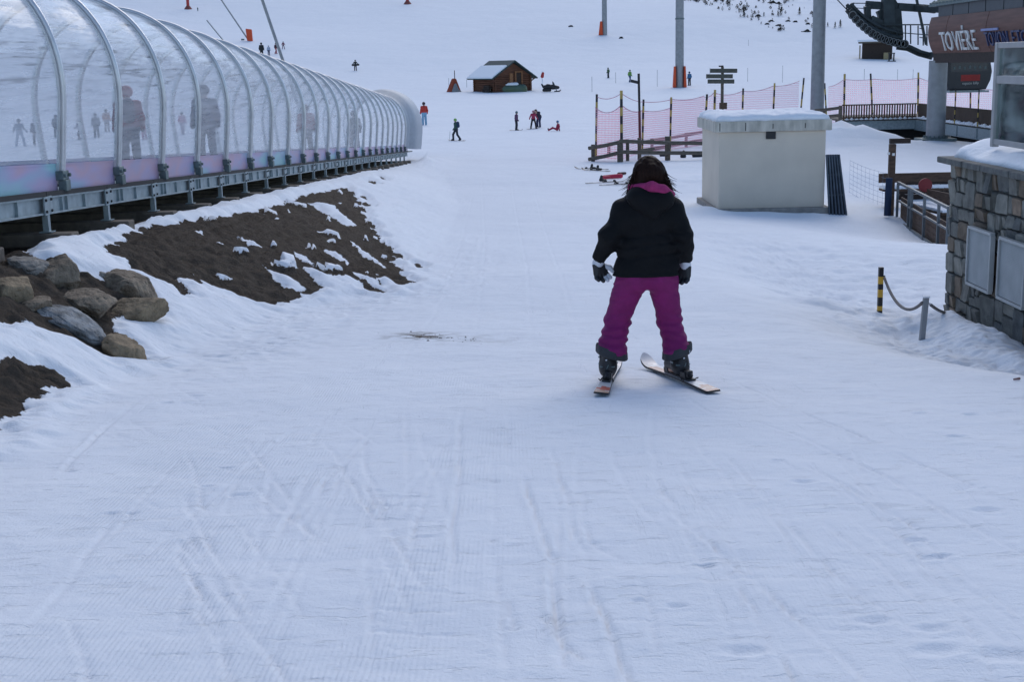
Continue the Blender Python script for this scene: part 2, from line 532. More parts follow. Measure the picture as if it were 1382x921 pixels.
for pp, dp, wd in TR: groove(pp, dp * 1.2, wd * .42)
for k in range(34):
    x0 = 330 + rng.random() * 820; y0 = 530 + rng.random() * 180; l = 90 + rng.random() * 260; sl_ = (x0 - 700) / 420 + .25 * rng.normal() + .15
    a_ = .7 * rng.normal() * .2
    groove([(x0, y0), (x0 + sl_ * l * .5, y0 + l * .5), (x0 + sl_ * l * (1 + a_), y0 + l)], .006 + .007 * rng.random(), .009 + .006 * rng.random(), .5)
for k in range(14):
    x0 = 150 + rng.random() * 400; y0 = 560 + rng.random() * 200; l = 60 + rng.random() * 180; sl_ = .35 + .5 * rng.random() if rng.random() < .6 else -.9
    groove([(x0, y0), (x0 + sl_ * l, y0 + l)], .006 + .008 * rng.random(), .011, .5)
# cross ridges left by the grooming machine
for k in range(9):
    yy = 852 - k * 31 + k * k * .9
    groove([(500 - k * 3, yy), (560, yy + 4), (615 - k * 6, yy + 6)], .012 - .0008 * k, .016, .25, wob=.004)
for k in range(16):
    yy = 640 + rng.random() * 270; xx = 60 + rng.random() * 1200; l = 30 + rng.random() * 90
    groove([(xx, yy), (xx + l, yy + 3 * rng.normal())], .005, .014, .3, wob=.003)
for k in range(80):  # short scratches
    yy = 520 + rng.random() ** 1.3 * 380; xx = 150 + rng.random() * 1230; l = 10 + rng.random() * 34
    a = rng.normal() * .25 if rng.random() < .6 else .6
    groove([(xx, yy), (xx + l, yy + l * a)], .0055, .012, .3, wob=.003)


def dent(px, py, r, depth, ax=1.0):
    h_ = hit(px, py)
    m = (np.abs(px_ - h_.x) < r * 4) & (np.abs(py_ - h_.y) < r * 4)
    d2 = ((px_[m] - h_.x) / (r * ax)) ** 2 + ((py_[m] - h_.y) / (r * .8)) ** 2
    d2 = d2 * (1 + .5 * fbm(px_[m] * 22, py_[m] * 22, 140, 2)); ZN[m] += -depth * np.exp(-d2 ** 1.5) + depth * .3 * np.exp(-(np.sqrt(d2) - 1.6) ** 2 * 6)


for (a, b, r) in [(150, 693, .06), (178, 694, .06), (281, 658, .055), (325, 668, .09), (305, 632, .08), (1258, 850, .09), (1268, 884, .12), (1355, 888, .14), (1330, 690, .1), (1236, 728, .08), (1260, 752, .08),
                  (1085, 652, .09), (1050, 622, .05), (1275, 750, .06), (952, 765, .07), (863, 812, .05), (912, 822, .06), (95, 637, .06), (62, 665, .04), (692, 850, .05), (1180, 842, .09), (1005, 880, .1), (265, 535, .1), (225, 545, .08),
                  (300, 480, .09), (340, 470, .1), (380, 455, .09), (250, 500, .08), (280, 455, .1), (310, 445, .1), (360, 430, .1), (410, 440, .1), (240, 470, .1), (1290, 590, .08), (1310, 560, .08), (1240, 560, .07)]:
    dent(a, b, r * .5, .007 + r * .05, 1.2)
GZ[nr] = ZN
CORD = np.zeros(GX.shape, np.float32)
_wx = GX + .25 * vnoise(GX * .8, GY * .5, 121)
cz = sstep(-2.4, -1.9, _wx) * (1 - sstep(-.6, .1, _wx)) * (1 - sstep(9, 11, GY)) + .25 * sstep(.4, .7, GX) * (1 - sstep(1.4, 1.8, GX)) * (1 - sstep(9, 12, GY))
CORD[:] = np.clip(cz, 0, 1) * sstep(-.05, .45, vnoise(GX * 1.3, GY * .8, 120) + .45 * vnoise(GX * 4.5, GY * 5.5, 122))
# grit scattered on the run
h0 = hit(585, 455); e1 = hit(550, 453); e2 = hit(650, 462)
GRIT = np.exp(-((GX - e1.x - .12) / .22) ** 2 - ((GY - e1.y) / .25) ** 2) * 1.0 + .6 * np.exp(-((GX - h0.x) / .45) ** 2 - ((GY - h0.y + .05) / .2) ** 2) + .22 * np.exp(-((GX - e2.x) / .5) ** 2 - ((GY - e2.y) / .2) ** 2)
GRIT = (GRIT * sstep(-.35, .5, fbm(GX * 9, GY * 9, 130, 3))).astype(np.float32)

ny, nx = GX.shape
me = bpy.data.meshes.new('snow_ground')
nv = nx * ny
me.vertices.add(nv)
co = np.stack([GX.ravel(), GY.ravel(), GZ.ravel()], 1).astype(np.float32)
me.vertices.foreach_set('co', co.ravel())
ii = np.arange(nv).reshape(ny, nx)
quads = np.stack([ii[:-1, :-1].ravel(), ii[:-1, 1:].ravel(), ii[1:, 1:].ravel(), ii[1:, :-1].ravel()], 1).astype(np.int32)
nq = len(quads)
me.loops.add(nq * 4); me.polygons.add(nq)
me.loops.foreach_set('vertex_index', quads.ravel())
me.polygons.foreach_set('loop_start', np.arange(0, nq * 4, 4, dtype=np.int32))
me.polygons.foreach_set('use_smooth', np.ones(nq, bool))
for nm, arr in (('soil', SOIL), ('cord', CORD), ('grit', GRIT)):
    at_ = me.attributes.new(nm, 'FLOAT', 'POINT'); at_.data.foreach_set('value', arr.ravel().astype(np.float32))
me.update(calc_edges=True); me.validate()
ground = bpy.data.objects.new('snow_ground', me); COL.objects.link(ground); ground['kind'] = 'structure'


def ground_material():
    m, nt, b = new_mat('snow_and_earth')
    N, L = nt.nodes, nt.links

    def node(t, **kw):
        n = N.new(t)
        for k_, v in kw.items(): n.inputs[k_].default_value = v
        return n
    tc = N.new('ShaderNodeTexCoord')

    def noise(scale, detail=4, st=(1, 1, 1), rough=.55):
        mp = node('ShaderNodeMapping', Scale=st); L.new(tc.outputs['Object'], mp.inputs['Vector'])
        n = node('ShaderNodeTexNoise', Scale=scale, Detail=detail, Roughness=rough); L.new(mp.outputs['Vector'], n.inputs['Vector'])
        return n.outputs['Fac']

    def attr(nm):
        a = N.new('ShaderNodeAttribute'); a.attribute_name = nm; return a.outputs['Fac']

    def mth(op, a, c, d=None):
        n = N.new('ShaderNodeMath'); n.operation = op
        for i, v in enumerate((a, c, d)):
            if v is None: continue
            if isinstance(v, (int, float)): n.inputs[i].default_value = v
            else: L.new(v, n.inputs[i])
        return n.outputs[0]

    def mixc(f, c1, c2):
        n = N.new('ShaderNodeMix'); n.data_type = 'RGBA'
        if isinstance(f, (int, float)): n.inputs[0].default_value = f
        else: L.new(f, n.inputs[0])
        for i, c in ((6, c1), (7, c2)):
            if isinstance(c, tuple): n.inputs[i].default_value = rgb(c)
            else: L.new(c, n.inputs[i])
        return n.outputs[2]
    # snow colour: faint old-snow dirtiness
    snow = mixc(noise(.35, 5), (.80, .83, .865), (.875, .895, .92))
    snow = mixc(mth('MULTIPLY', noise(2.2, 6, (1, .45, 1)), .30), snow, (.80, .83, .86))
    earth = mixc(noise(5, 8, rough=.7), (.070, .058, .048), (.195, .158, .124))
    peb = node('ShaderNodeTexVoronoi', Scale=16); L.new(tc.outputs['Object'], peb.inputs['Vector'])
    pm = mth('LESS_THAN', peb.outputs['Distance'], .2)
    pm2 = mth('MULTIPLY', pm, mth('GREATER_THAN', noise(21, 2), .56))
    earth = mixc(pm2, earth, (.16, .14, .12))
    soil_f = attr('soil')
    sn = mth('ADD', soil_f, mth('MULTIPLY', mth('SUBTRACT', noise(30, 4), .5), 1.0))
    sm = N.new('ShaderNodeMapRange'); sm.interpolation_type = 'SMOOTHSTEP'; sm.inputs[1].default_value = .42; sm.inputs[2].default_value = .58
    L.new(sn, sm.inputs[0])
    snow = mixc(mth('MULTIPLY', attr('grit'), mth('MULTIPLY', noise(60, 2), 1.9)), snow, (.15, .125, .10))
    col = mixc(sm.outputs[0], snow, earth)
    L.new(col, b.inputs['Base Color'])
    rg = N.new('ShaderNodeMix'); L.new(sm.outputs[0], rg.inputs[0]); rg.inputs[2].default_value = .75; rg.inputs[3].default_value = .95
    L.new(rg.outputs[0], b.inputs['Roughness'])
    b.inputs['Specular IOR Level'].default_value = .04
    # relief
    wv = N.new('ShaderNodeTexWave'); wv.wave_type = 'BANDS'; wv.bands_direction = 'X'
    wv.inputs['Scale'].default_value = 14.5; wv.inputs['Distortion'].default_value = 2.6; wv.inputs['Detail'].default_value = 2; wv.inputs['Detail Scale'].default_value = 1.2
    mpw = node('ShaderNodeMapping', Scale=(1, .25, 0)); L.new(tc.outputs['Object'], mpw.inputs['Vector']); L.new(mpw.outputs['Vector'], wv.inputs['Vector'])
    cord = mth('MULTIPLY', mth('MULTIPLY', wv.outputs['Fac'], attr('cord')), .0026)
    f1 = mth('MULTIPLY', noise(70, 5, (1, 1, 1), .65), .0062)
    f2 = mth('MULTIPLY', noise(11, 5, (.85, 1.15, 1)), .010)
    f3 = mth('MULTIPLY', noise(2.0, 4, (.8, 1.1, 1)), .022)
    dash = N.new('ShaderNodeMapRange'); dash.interpolation_type = 'SMOOTHSTEP'; dash.inputs[1].default_value = .585; dash.inputs[2].default_value = .66
    L.new(noise(4.6, 5, (.8, 3.6, 1), .7), dash.inputs[0])
    f4 = mth('MULTIPLY', dash.outputs[0], -.0040)
    dash2 = N.new('ShaderNodeMapRange'); dash2.interpolation_type = 'SMOOTHSTEP'; dash2.inputs[1].default_value = .62; dash2.inputs[2].default_value = .70
    L.new(noise(2.7, 5, (3.4, .45, 1), .65), dash2.inputs[0])
    f5 = mth('MULTIPLY', dash2.outputs[0], -.0030)
    big = mth('MULTIPLY', noise(.12, 4, (1, .8, 1)), .5)
    hsum = cord
    for v in (f1, f2, f3, f4, f5, big): hsum = mth('ADD', hsum, v)
    eh = mth('MULTIPLY', mth('MULTIPLY', noise(14, 8, rough=.75), sm.outputs[0]), .13)
    hsum = mth('ADD', hsum, eh)
    bu = node('ShaderNodeBump', Strength=.9, Distance=1.0); L.new(hsum, bu.inputs['Height']); L.new(bu.outputs['Normal'], b.inputs['Normal'])
    return m


ground.data.materials.append(ground_material())

# ------------------------------------------------------------------ light
world = bpy.data.worlds.new('World'); S.world = world; world.use_nodes = True
wn = world.node_tree
bg = wn.nodes['Background']
sky = wn.nodes.new('ShaderNodeTexSky'); sky.sky_type = 'NISHITA'; sky.sun_disc = False
SUN_EL, SUN_AZ = math.radians(40), math.radians(12)   # azimuth from +Y towards +X
sky.sun_elevation = SUN_EL; sky.sun_rotation = SUN_AZ
sky.air_density = 1.0; sky.dust_density = 2.5; sky.ozone_density = 1.0; sky.altitude = 2000
wn.links.new(sky.outputs['Color'], bg.inputs['Color']); bg.inputs['Strength'].default_value = .11
sl = bpy.data.lights.new('sun', 'SUN'); sl.energy = .64; sl.angle = math.radians(50); sl.color = (1, .93, .84)
so = bpy.data.objects.new('sun', sl); COL.objects.link(so)
sd_ = Vector((math.sin(SUN_AZ) * math.cos(SUN_EL), math.cos(SUN_AZ) * math.cos(SUN_EL), math.sin(SUN_EL)))
so.rotation_euler = sd_.to_track_quat('Z', 'Y').to_euler(); so.location = sd_ * 100
S.view_settings.view_transform = 'Standard'; S.view_settings.look = 'None'; S.view_settings.gamma = 1.0
S.view_settings.exposure = 0.84
S.render.engine = 'CYCLES'
S.cycles.max_bounces = 8; S.cycles.transparent_max_bounces = 40; S.cycles.use_denoising = True
# ------------------------------------------------------------------ tunnel over the conveyor
def film_material():
    m, nt, b = new_mat('tunnel_film')
    N, L = nt.nodes, nt.links
    b.inputs['Base Color'].default_value = (.70, .73, .78, 1); b.inputs['Roughness'].default_value = .16
    b.inputs['Specular IOR Level'].default_value = .6
    tr = N.new('ShaderNodeBsdfTransparent'); tr.inputs['Color'].default_value = (.93, .95, .97, 1)
    mx = N.new('ShaderNodeMixShader')
    rf_ = N.new('ShaderNodeBsdfRefraction'); rf_.inputs['IOR'].default_value = 1.0; rf_.inputs['Roughness'].default_value = .12; rf_.inputs['Color'].default_value = (.93, .95, .97, 1)
    mt_ = N.new('ShaderNodeMixShader'); mt_.inputs[0].default_value = .38; L.new(tr.outputs[0], mt_.inputs[1]); L.new(rf_.outputs[0], mt_.inputs[2])
    tc = N.new('ShaderNodeTexCoord'); mp = N.new('ShaderNodeMapping'); mp.inputs['Scale'].default_value = (1.2, .5, 9)
    mp.inputs['Rotation'].default_value = (math.radians(7), 0, 0)
    L.new(tc.outputs['Object'], mp.inputs['Vector'])
    n = N.new('ShaderNodeTexNoise'); n.inputs['Scale'].default_value = 1.6; n.inputs['Detail'].default_value = 5
    L.new(mp.outputs['Vector'], n.inputs['Vector'])
    r = N.new('ShaderNodeMapRange'); r.inputs[1].default_value = .35; r.inputs[2].default_value = .75; r.inputs[3].default_value = .06; r.inputs[4].default_value = .24
    L.new(n.outputs['Fac'], r.inputs[0])
    lw = N.new('ShaderNodeLayerWeight'); lw.inputs['Blend'].default_value = .42
    pw = N.new('ShaderNodeMath'); pw.operation = 'POWER'; L.new(lw.outputs['Facing'], pw.inputs[0]); pw.inputs[1].default_value = 1.35
    ad = N.new('ShaderNodeMath'); ad.operation = 'MULTIPLY_ADD'; L.new(pw.outputs[0], ad.inputs[0]); ad.inputs[1].default_value = .52; L.new(r.outputs[0], ad.inputs[2])
    cl = N.new('ShaderNodeClamp'); L.new(ad.outputs[0], cl.inputs[0]); cl.inputs[2].default_value = .9
    L.new(cl.outputs[0], mx.inputs[0]); L.new(mt_.outputs[0], mx.inputs[1]); L.new(b.outputs[0], mx.inputs[2])
    ms_ = N.new('ShaderNodeMapping'); ms_.inputs['Scale'].default_value = (1.5, .45, 13); ms_.inputs['Rotation'].default_value = (math.radians(5), 0, 0); L.new(tc.outputs['Object'], ms_.inputs['Vector'])
    ns = N.new('ShaderNodeTexNoise'); ns.inputs['Scale'].default_value = 1.1; ns.inputs['Detail'].default_value = 6; ns.inputs['Roughness'].default_value = .62; L.new(ms_.outputs['Vector'], ns.inputs['Vector'])
    rs = N.new('ShaderNodeMapRange'); rs.interpolation_type = 'SMOOTHSTEP'; rs.inputs[1].default_value = .53; rs.inputs[2].default_value = .66; L.new(ns.outputs['Fac'], rs.inputs[0])
    sx_ = N.new('ShaderNodeSeparateXYZ'); L.new(tc.outputs['Object'], sx_.inputs[0])
    pl_ = N.new('ShaderNodeMath'); pl_.operation = 'MULTIPLY_ADD'; L.new(sx_.outputs['Y'], pl_.inputs[0]); pl_.inputs[1].default_value = .0537; L.new(sx_.outputs['Z'], pl_.inputs[2])
    rz_ = N.new('ShaderNodeMapRange'); rz_.interpolation_type = 'SMOOTHSTEP'; rz_.inputs[1].default_value = 1.2; rz_.inputs[2].default_value = 2.3; L.new(pl_.outputs[0], rz_.inputs[0])
    mm = N.new('ShaderNodeMath'); mm.operation = 'MULTIPLY'; L.new(rs.outputs[0], mm.inputs[0]); L.new(rz_.outputs[0], mm.inputs[1])
    dm = N.new('ShaderNodeMix'); dm.data_type = 'RGBA'; L.new(mm.outputs[0], dm.inputs[0]); dm.inputs[6].default_value = (.70, .73, .78, 1); dm.inputs[7].default_value = (.10, .11, .12, 1); L.new(dm.outputs[2], b.inputs['Base Color'])
    a2 = N.new('ShaderNodeMath'); a2.operation = 'MULTIPLY_ADD'; L.new(mm.outputs[0], a2.inputs[0]); a2.inputs[1].default_value = .45; L.new(ad.outputs[0], a2.inputs[2]); L.new(a2.outputs[0], cl.inputs[0])
    # ripples of the film
    m2 = N.new('ShaderNodeMapping'); m2.inputs['Scale'].default_value = (.8, .35, 2.4); L.new(tc.outputs['Object'], m2.inputs['Vector'])
    n2 = N.new('ShaderNodeTexNoise'); n2.inputs['Scale'].default_value = 2.2; n2.inputs['Detail'].default_value = 3; L.new(m2.outputs['Vector'], n2.inputs['Vector'])
    bu = N.new('ShaderNodeBump'); bu.inputs['Distance'].default_value = .05; bu.inputs['Strength'].default_value = .5; L.new(n2.outputs['Fac'], bu.inputs['Height']); L.new(bu.outputs['Normal'], b.inputs['Normal'])
    L.new(mx.outputs[0], nt.nodes['Material Output'].inputs['Surface'])
    return m


def skirt_material():
    m, nt, b = new_mat('iridescent_sheet')
    N, L = nt.nodes, nt.links
    oi = N.new('ShaderNodeObjectInfo'); tc = N.new('ShaderNodeTexCoord')
    n = N.new('ShaderNodeTexNoise'); n.noise_dimensions = '4D'; n.inputs['Scale'].default_value = .9; n.inputs['Detail'].default_value = 2
    mw = N.new('ShaderNodeMath'); mw.operation = 'MULTIPLY'; mw.inputs[1].default_value = 13; L.new(oi.outputs['Random'], mw.inputs[0]); L.new(mw.outputs[0], n.inputs['W'])
    mp = N.new('ShaderNodeMapping'); mp.inputs['Scale'].default_value = (1, .8, 3); L.new(tc.outputs['Object'], mp.inputs['Vector']); L.new(mp.outputs['Vector'], n.inputs['Vector'])
    mx = N.new('ShaderNodeMath'); mx.operation = 'MULTIPLY_ADD'; L.new(oi.outputs['Random'], mx.inputs[0]); mx.inputs[1].default_value = .34; L.new(n.outputs['Fac'], mx.inputs[2])
    rp = N.new('ShaderNodeValToRGB'); e = rp.color_ramp.elements
    e[0].position = .38; e[0].color = (.27, .33, .47, 1); e[1].position = .95; e[1].color = (.26, .50, .55, 1)
    for p_, c in ((.52, (.33, .33, .50, 1)), (.64, (.47, .32, .42, 1)), (.74, (.40, .34, .52, 1)), (.84, (.30, .40, .55, 1))):
        q = e.new(p_); q.color = c
    L.new(mx.outputs[0], rp.inputs['Fac']); L.new(rp.outputs['Color'], b.inputs['Base Color'])
    b.inputs['Roughness'].default_value = .35; b.inputs['Specular IOR Level'].default_value = .35
    return m


M['film'] = film_material(); M['skirt'] = skirt_material()
M['belt'] = mat('conveyor_belt', (.03, .035, .04), .85)
M['hood'] = mat('tunnel_hood', (.36, .40, .44), .55, .1, var=.08)
M['sleeper'] = mat('old_sleeper', (.15, .125, .10), .9, var=.3, vscale=7, bump=.006)

half = [(0, 0), (-.035, .25), (-.06, .5), (-.10, 1.0), (-.05, 1.42), (.10, 1.80), (.36, 2.12), (.72, 2.33), (1.15, 2.41)]


def smooth_curve(pts, n):
    pts = [np.array(p, float) for p in pts]
    out = []
    for i in range(len(pts) - 1):
        p0 = pts[max(i - 1, 0)]; p1 = pts[i]; p2 = pts[i + 1]; p3 = pts[min(i + 2, len(pts) - 1)]
        for k in range(n):
            t = k / n
            out.append(.5 * (2 * p1 + (p2 - p0) * t + (2 * p0 - 5 * p1 + 4 * p2 - p3) * t * t + (-p0 + 3 * p1 - 3 * p2 + p3) * t ** 3))
    out.append(pts[-1])
    return out


_full = half + [(2.3 - a, b) for a, b in half[::-1][1:]]
SEC = smooth_curve(_full, 4)


def sec_pt(k, y, off=0.0, flare=0.0):
    p = SEC[k]; a = SEC[max(k - 1, 0)]; b = SEC[min(k + 1, len(SEC) - 1)]
    t = b - a; n = np.array([-t[1], t[0]]) / np.hypot(*t)   # outwards
    u, h_ = p + n * (off + flare)
    return Vector((tun_x(y) - u, y, tun_z(y) + h_))


tunnel = thing('conveyor_tunnel', 'long arched ski conveyor tunnel of clear film on steel ribs', 'tunnel', (tun_x(14.7), 14.7, tun_z(14.7) - .7))
RIBY = [14.7 + 2.1 * i for i in range(-4, 24)]
HOOD0 = 62.6
for i, y in enumerate(RIBY):
    if y > HOOD0: break
    mb = MB(); vs = []; fs = []
    for k in range(len(SEC)):
        for (dy, o_) in ((-.065, .016), (.065, .016), (.065, -.016), (-.065, -.016)):
            p = sec_pt(k, y, o_); vs.append(p + Vector((0, dy, 0)))
    for k in range(len(SEC) - 1):
        for j in range(4):
            fs.append((k * 4 + j, k * 4 + (j + 1) % 4, (k + 1) * 4 + (j + 1) % 4, (k + 1) * 4 + j))
    mb.add(vs, fs); mb.tube([sec_pt(k, y, .032) for k in range(len(SEC))], .034, 10)
    rib = mb.build('rib', M['alu'], tunnel, smooth=40)
    for kk, sgn in ((0, 1), (len(SEC) - 1, -1)):
        c = MB(); p = sec_pt(kk, y, .03)
        c.box(p + Vector((.0, 0, .05)), (.11, .20, .10)); c.box(p + Vector((.03 * sgn, 0, -.06)), (.09, .15, .12))
        for dy in (-.075, .075):
            c.cyl(p + Vector((.05 * sgn, dy, .05)), p + Vector((.085 * sgn, dy, .05)), .022, n=8)
        c.build('clamp', M['galv_dark'], rib, root=tunnel, bevel=.008)
for i in range(len(RIBY) - 1):
    y0, y1 = RIBY[i] + .066, RIBY[i + 1] - .066
    if RIBY[i + 1] > HOOD0 + .5: break
    mb = MB(); ks = [k for k in range(len(SEC)) if SEC[k][1] > .13]
    nyy = 4; rows = []
    vs = []; fs = []
    for j in range(nyy + 1):
        y = y0 + (y1 - y0) * j / nyy; sag = -.02 * math.sin(math.pi * j / nyy)
        vs += [sec_pt(k, y, sag) for k in ks]
    n = len(ks)
    for j in range(nyy):
        for k in range(n - 1):
            fs.append((j * n + k, j * n + k + 1, (j + 1) * n + k + 1, (j + 1) * n + k))
    MB().add(vs, fs).build('glazing_panel', M['film'], tunnel, smooth=0)
    for near in (True, False):
        mb = MB()
        for y_a, y_b in ((y0, y1),):
            ua = 0.0 if near else 2.3; sg = 1 if near else -1
            pa = [Vector((tun_x(y) - ua - .01 * sg, y, tun_z(y) + hh)) for y in (y_a, y_b) for hh in (-.125, .165)]
            q = Vector((.012 * sg, 0, 0))
            mb.add([pa[0], pa[1], pa[3], pa[2], pa[0] + q, pa[1] + q, pa[3] + q, pa[2] + q], [(0, 1, 2, 3), (4, 5, 6, 7), (0, 1, 5, 4), (1, 2, 6, 5), (2, 3, 7, 6), (3, 0, 4, 7)])
            mb.bar(pa[1] + q * .5, pa[3] + q * .5, .02, .02)
        mb.build('skirt_panel', M['skirt'], tunnel)
# side beams with splice plates, legs and sleepers
ysp = [14.7 + 1.45 + 2.1 * i for i in range(-5, 23)]
for i, y in enumerate(ysp):
    yn = y + 2.1
    if yn > 63.5: break
    for near in (True, False):
        ux = .03 if near else -2.33
        a = Vector((tun_x(y) + ux, y + .006, tun_z(y) - .255)); b = Vector((tun_x(yn) + ux, yn - .006, tun_z(yn) - .255))
        mb = MB()
        d = b - a
        for z_ in (.085, -.085): mb.bar(a + Vector((0, 0, z_)), b + Vector((0, 0, z_)), .02, .085, up=(1, 0, 0))
        mb.bar(a, b, .165, .012, up=(1, 0, 0))
        for t in (.25, .33, .62):
            p = a + d * t; mb.box(p + Vector((.008, 0, 0)), (.05, .02, .17))
        bm_ = mb.build('side_beam', M['galv'], tunnel)
        if near:
            st = MB(); st.bar(a + Vector((.02, 0, .118)), b + Vector((.02, 0, .118)), .05, .055, up=(1, 0, 0)); st.build('rubber_strip', M['rubber'], bm_, root=tunnel)
            sp = MB(); p = Vector((tun_x(y) + .082, y, tun_z(y) - .255)); sp.box(p, (.014, .24, .19))
            for dy in (-.08, .08):
                for dz_ in (-.06, .06):
                    sp.cur = 1; sp.cyl(p + Vector((0, dy, dz_)), p + Vector((.022, dy, dz_)), .016, n=6); sp.cur = 0
            sp.build('splice_plate', [M['galv'], M['rubber']], bm_, root=tunnel)
        lg = MB(); p = Vector((tun_x(y) + ux + (.02 if near else -.02), y, tun_z(y) - .35)); lg.box(p + Vector((0, 0, -.09)), (.06, .07, .19)); lg.box(p + Vector((0, 0, -.182)), (.13, .14, .012))
        lg.build('support_leg', M['galv'], tunnel)
    sl_ = MB(); sl_.box((tun_x(y) - 1.03, y - .0, tun_z(y) - .615), (2.75, .24, .14)); sl_.build('sleeper', M['sleeper'], tunnel, bevel=.015)
    cr = MB(); cr.box((tun_x(y) - 1.15, y + .5, tun_z(y + .5) - .24), (2.3, .08, .12)); cr.build('cross_member', M['galv_dark'], tunnel)
fl = MB(); y0, y1 = 4.5, 66.0
for (u0, u1, dz_, key, nm) in ((.0, .72, -.16, 'galv_dark', 'walkway'), (1.58, 2.3, -.16, 'galv_dark', 'walkway'), (.72, 1.58, -.13, 'belt', 'conveyor_belt')):
    mb = MB(); a = Vector((tun_x(y0) - (u0 + u1) / 2, y0, tun_z(y0) + dz_)); b = Vector((tun_x(y1) - (u0 + u1) / 2, y1, tun_z(y1) + dz_))
    mb.bar(a, b, .05, (u1 - u0) - .01, up=(1, 0, 0)); mb.build(nm, M[key], tunnel)
# end hood, larger than the tunnel and open towards the slope
mb = MB(); vs = []; fs = []; ks = list(range(len(SEC))); n = len(ks); prof = [(HOOD0 - .6, -.02), (HOOD0 - .1, .05), (HOOD0 + .2, .28), (HOOD0 + 1.2, .38), (HOOD0 + 2.6, .42), (HOOD0 + 3.6, .42), (HOOD0 + 3.6, .34), (HOOD0 + 2.4, .32), (HOOD0 + .4, .2), (HOOD0 - .6, -.06)]
for (y, o_) in prof: vs += [sec_pt(k, y, o_) for k in ks]
for j in range(len(prof) - 1):
    for k in range(n - 1): fs.append((j * n + k, j * n + k + 1, (j + 1) * n + k + 1, (j + 1) * n + k))
mb.add(vs, fs); mb.build('end_hood', M['hood'], tunnel, smooth=50)

# ------------------------------------------------------------------ boulders of the retaining stack
import bmesh


def rock_material(nm, c1, c2):
    return mat(nm, c1, .92, var=.3, vscale=7, bump=.045, bscale=16, c2=c2)


RM = {'brown': rock_material('brown_rock', (.105, .080, .054), (.29, .232, .165)), 'grey': rock_material('grey_rock', (.12, .108, .09), (.30, .275, .24)),
      'pale': rock_material('pale_rock', (.10, .10, .095), (.38, .39, .39)), 'ochre': rock_material('ochre_rock', (.13, .098, .06), (.33, .25, .155))}


def boulder(px, py, wpx, hpx, depth, tilt, key, label, seed, back=.0):
    p = hit(px, py); p.y += back; d = p.y
    p = at(px, py, d)
    sx = wpx / F * d / 2 * 1.12; sz = hpx / F * d / 2 * 1.16
    bm = bmesh.new(); bmesh.ops.create_icosphere(bm, subdivisions=5, radius=1)
    r = np.random.default_rng(seed)
    co = np.array([v.co[:] for v in bm.verts])
    for _ in range(13):
        n = r.normal(size=3); n /= np.linalg.norm(n); c = .60 + .26 * r.random()
        dd = co @ n; ex = np.clip(dd - c, 0, None); co -= np.outer(ex * .93, n)
    nn = vnoise3(co * 2.0 + seed, seed) * .05 - (1 - np.abs(vnoise3(co * 3.1 + seed, seed + 5))) ** 6 * .07 + vnoise3(co * 7 + seed, seed + 1) * .022 + vnoise3(co * 17, seed + 2) * .012
    co *= (1 + nn)[:, None]
    mx = np.abs(co).max(0)
    co = co / mx * np.array([sx, depth, sz])
    R = Matrix.Rotation(math.radians(-tilt), 3, 'Y')
    me_ = bpy.data.meshes.new('boulder'); 
    for v, c in zip(bm.verts, co): v.co = R @ Vector(c)
    bm.to_mesh(me_); bm.free(); me_.materials.append(RM[key]); me_.polygons.foreach_set('use_smooth', [True] * len(me_.polygons))
    me_.set_sharp_from_angle(angle=math.radians(38))
    o = bpy.data.objects.new('boulder', me_); COL.objects.link(o); o.location = p
    return tag(o, label, 'boulder', 'boulders of the stack below the tunnel')


boulder(36, 363, 56, 30, .26, -6, 'grey', 'flat topped grey boulder tucked under the snow lip, topmost of the stack', 1, .10)
boulder(79, 378, 70, 60, .30, 22, 'brown', 'big brown boulder standing on its edge under the snow', 2, .05)
boulder(20, 394, 52, 36, .26, 0, 'ochre', 'squat ochre boulder beside the lowest snow patch at the stack end', 3, .03)
boulder(168, 391, 84, 50, .28, -24, 'brown', 'long wedge shaped brown boulder tilted down towards the run', 4, .05)
boulder(116, 414, 72, 42, .28, -8, 'brown', 'dull brown boulder wedged in the middle of the stack', 5, .02)
boulder(176, 423, 98, 40, .28, 8, 'ochre', 'low flat brown boulder lying under the wedge shaped one', 6, .02)
boulder(92, 436, 104, 30, .24, -32, 'pale', 'smooth pale grey boulder with white streaks sloping down', 7, .0)
boulder(165, 477, 60, 38, .24, -22, 'ochre', 'ochre boulder at the foot of the stack touching the piste snow', 8, -.02)
boulder(50, 412, 40, 22, .2, 5, 'brown', 'small brown stone filling the gap behind the pale boulder', 12, .03)
boulder(140, 374, 26, 18, .16, 10, 'grey', 'small grey stone between the upright boulder and the wedge', 13, .08)

# ------------------------------------------------------------------ stone terrace building
WX = 5.13; WY1 = 15.5; WY0 = 8.6; ZT = -1.22; ZB = -3.7
terrace = thing('terrace_building', 'low rubble stone building with two grey vents and snow on its flat roof', 'building', (WX, WY1, -3.3))
SM = [mat('stone_grey', (.150, .148, .130), .9, var=.3, vscale=9, bump=.012, bscale=26), mat('stone_brown', (.145, .112, .08), .9, var=.3, vscale=8, bump=.012, bscale=26),
      mat('stone_tan', (.23, .168, .118), .9, var=.25, vscale=8, bump=.012, bscale=26), mat('stone_slate', (.105, .110, .104), .85, var=.3, vscale=9, bump=.012, bscale=26),
      mat('stone_pale', (.21, .205, .178), .9, var=.25, vscale=9, bump=.012, bscale=26)]
MORTAR = mat('mortar', (.06, .057, .052), .95, var=.2, bump=.006)


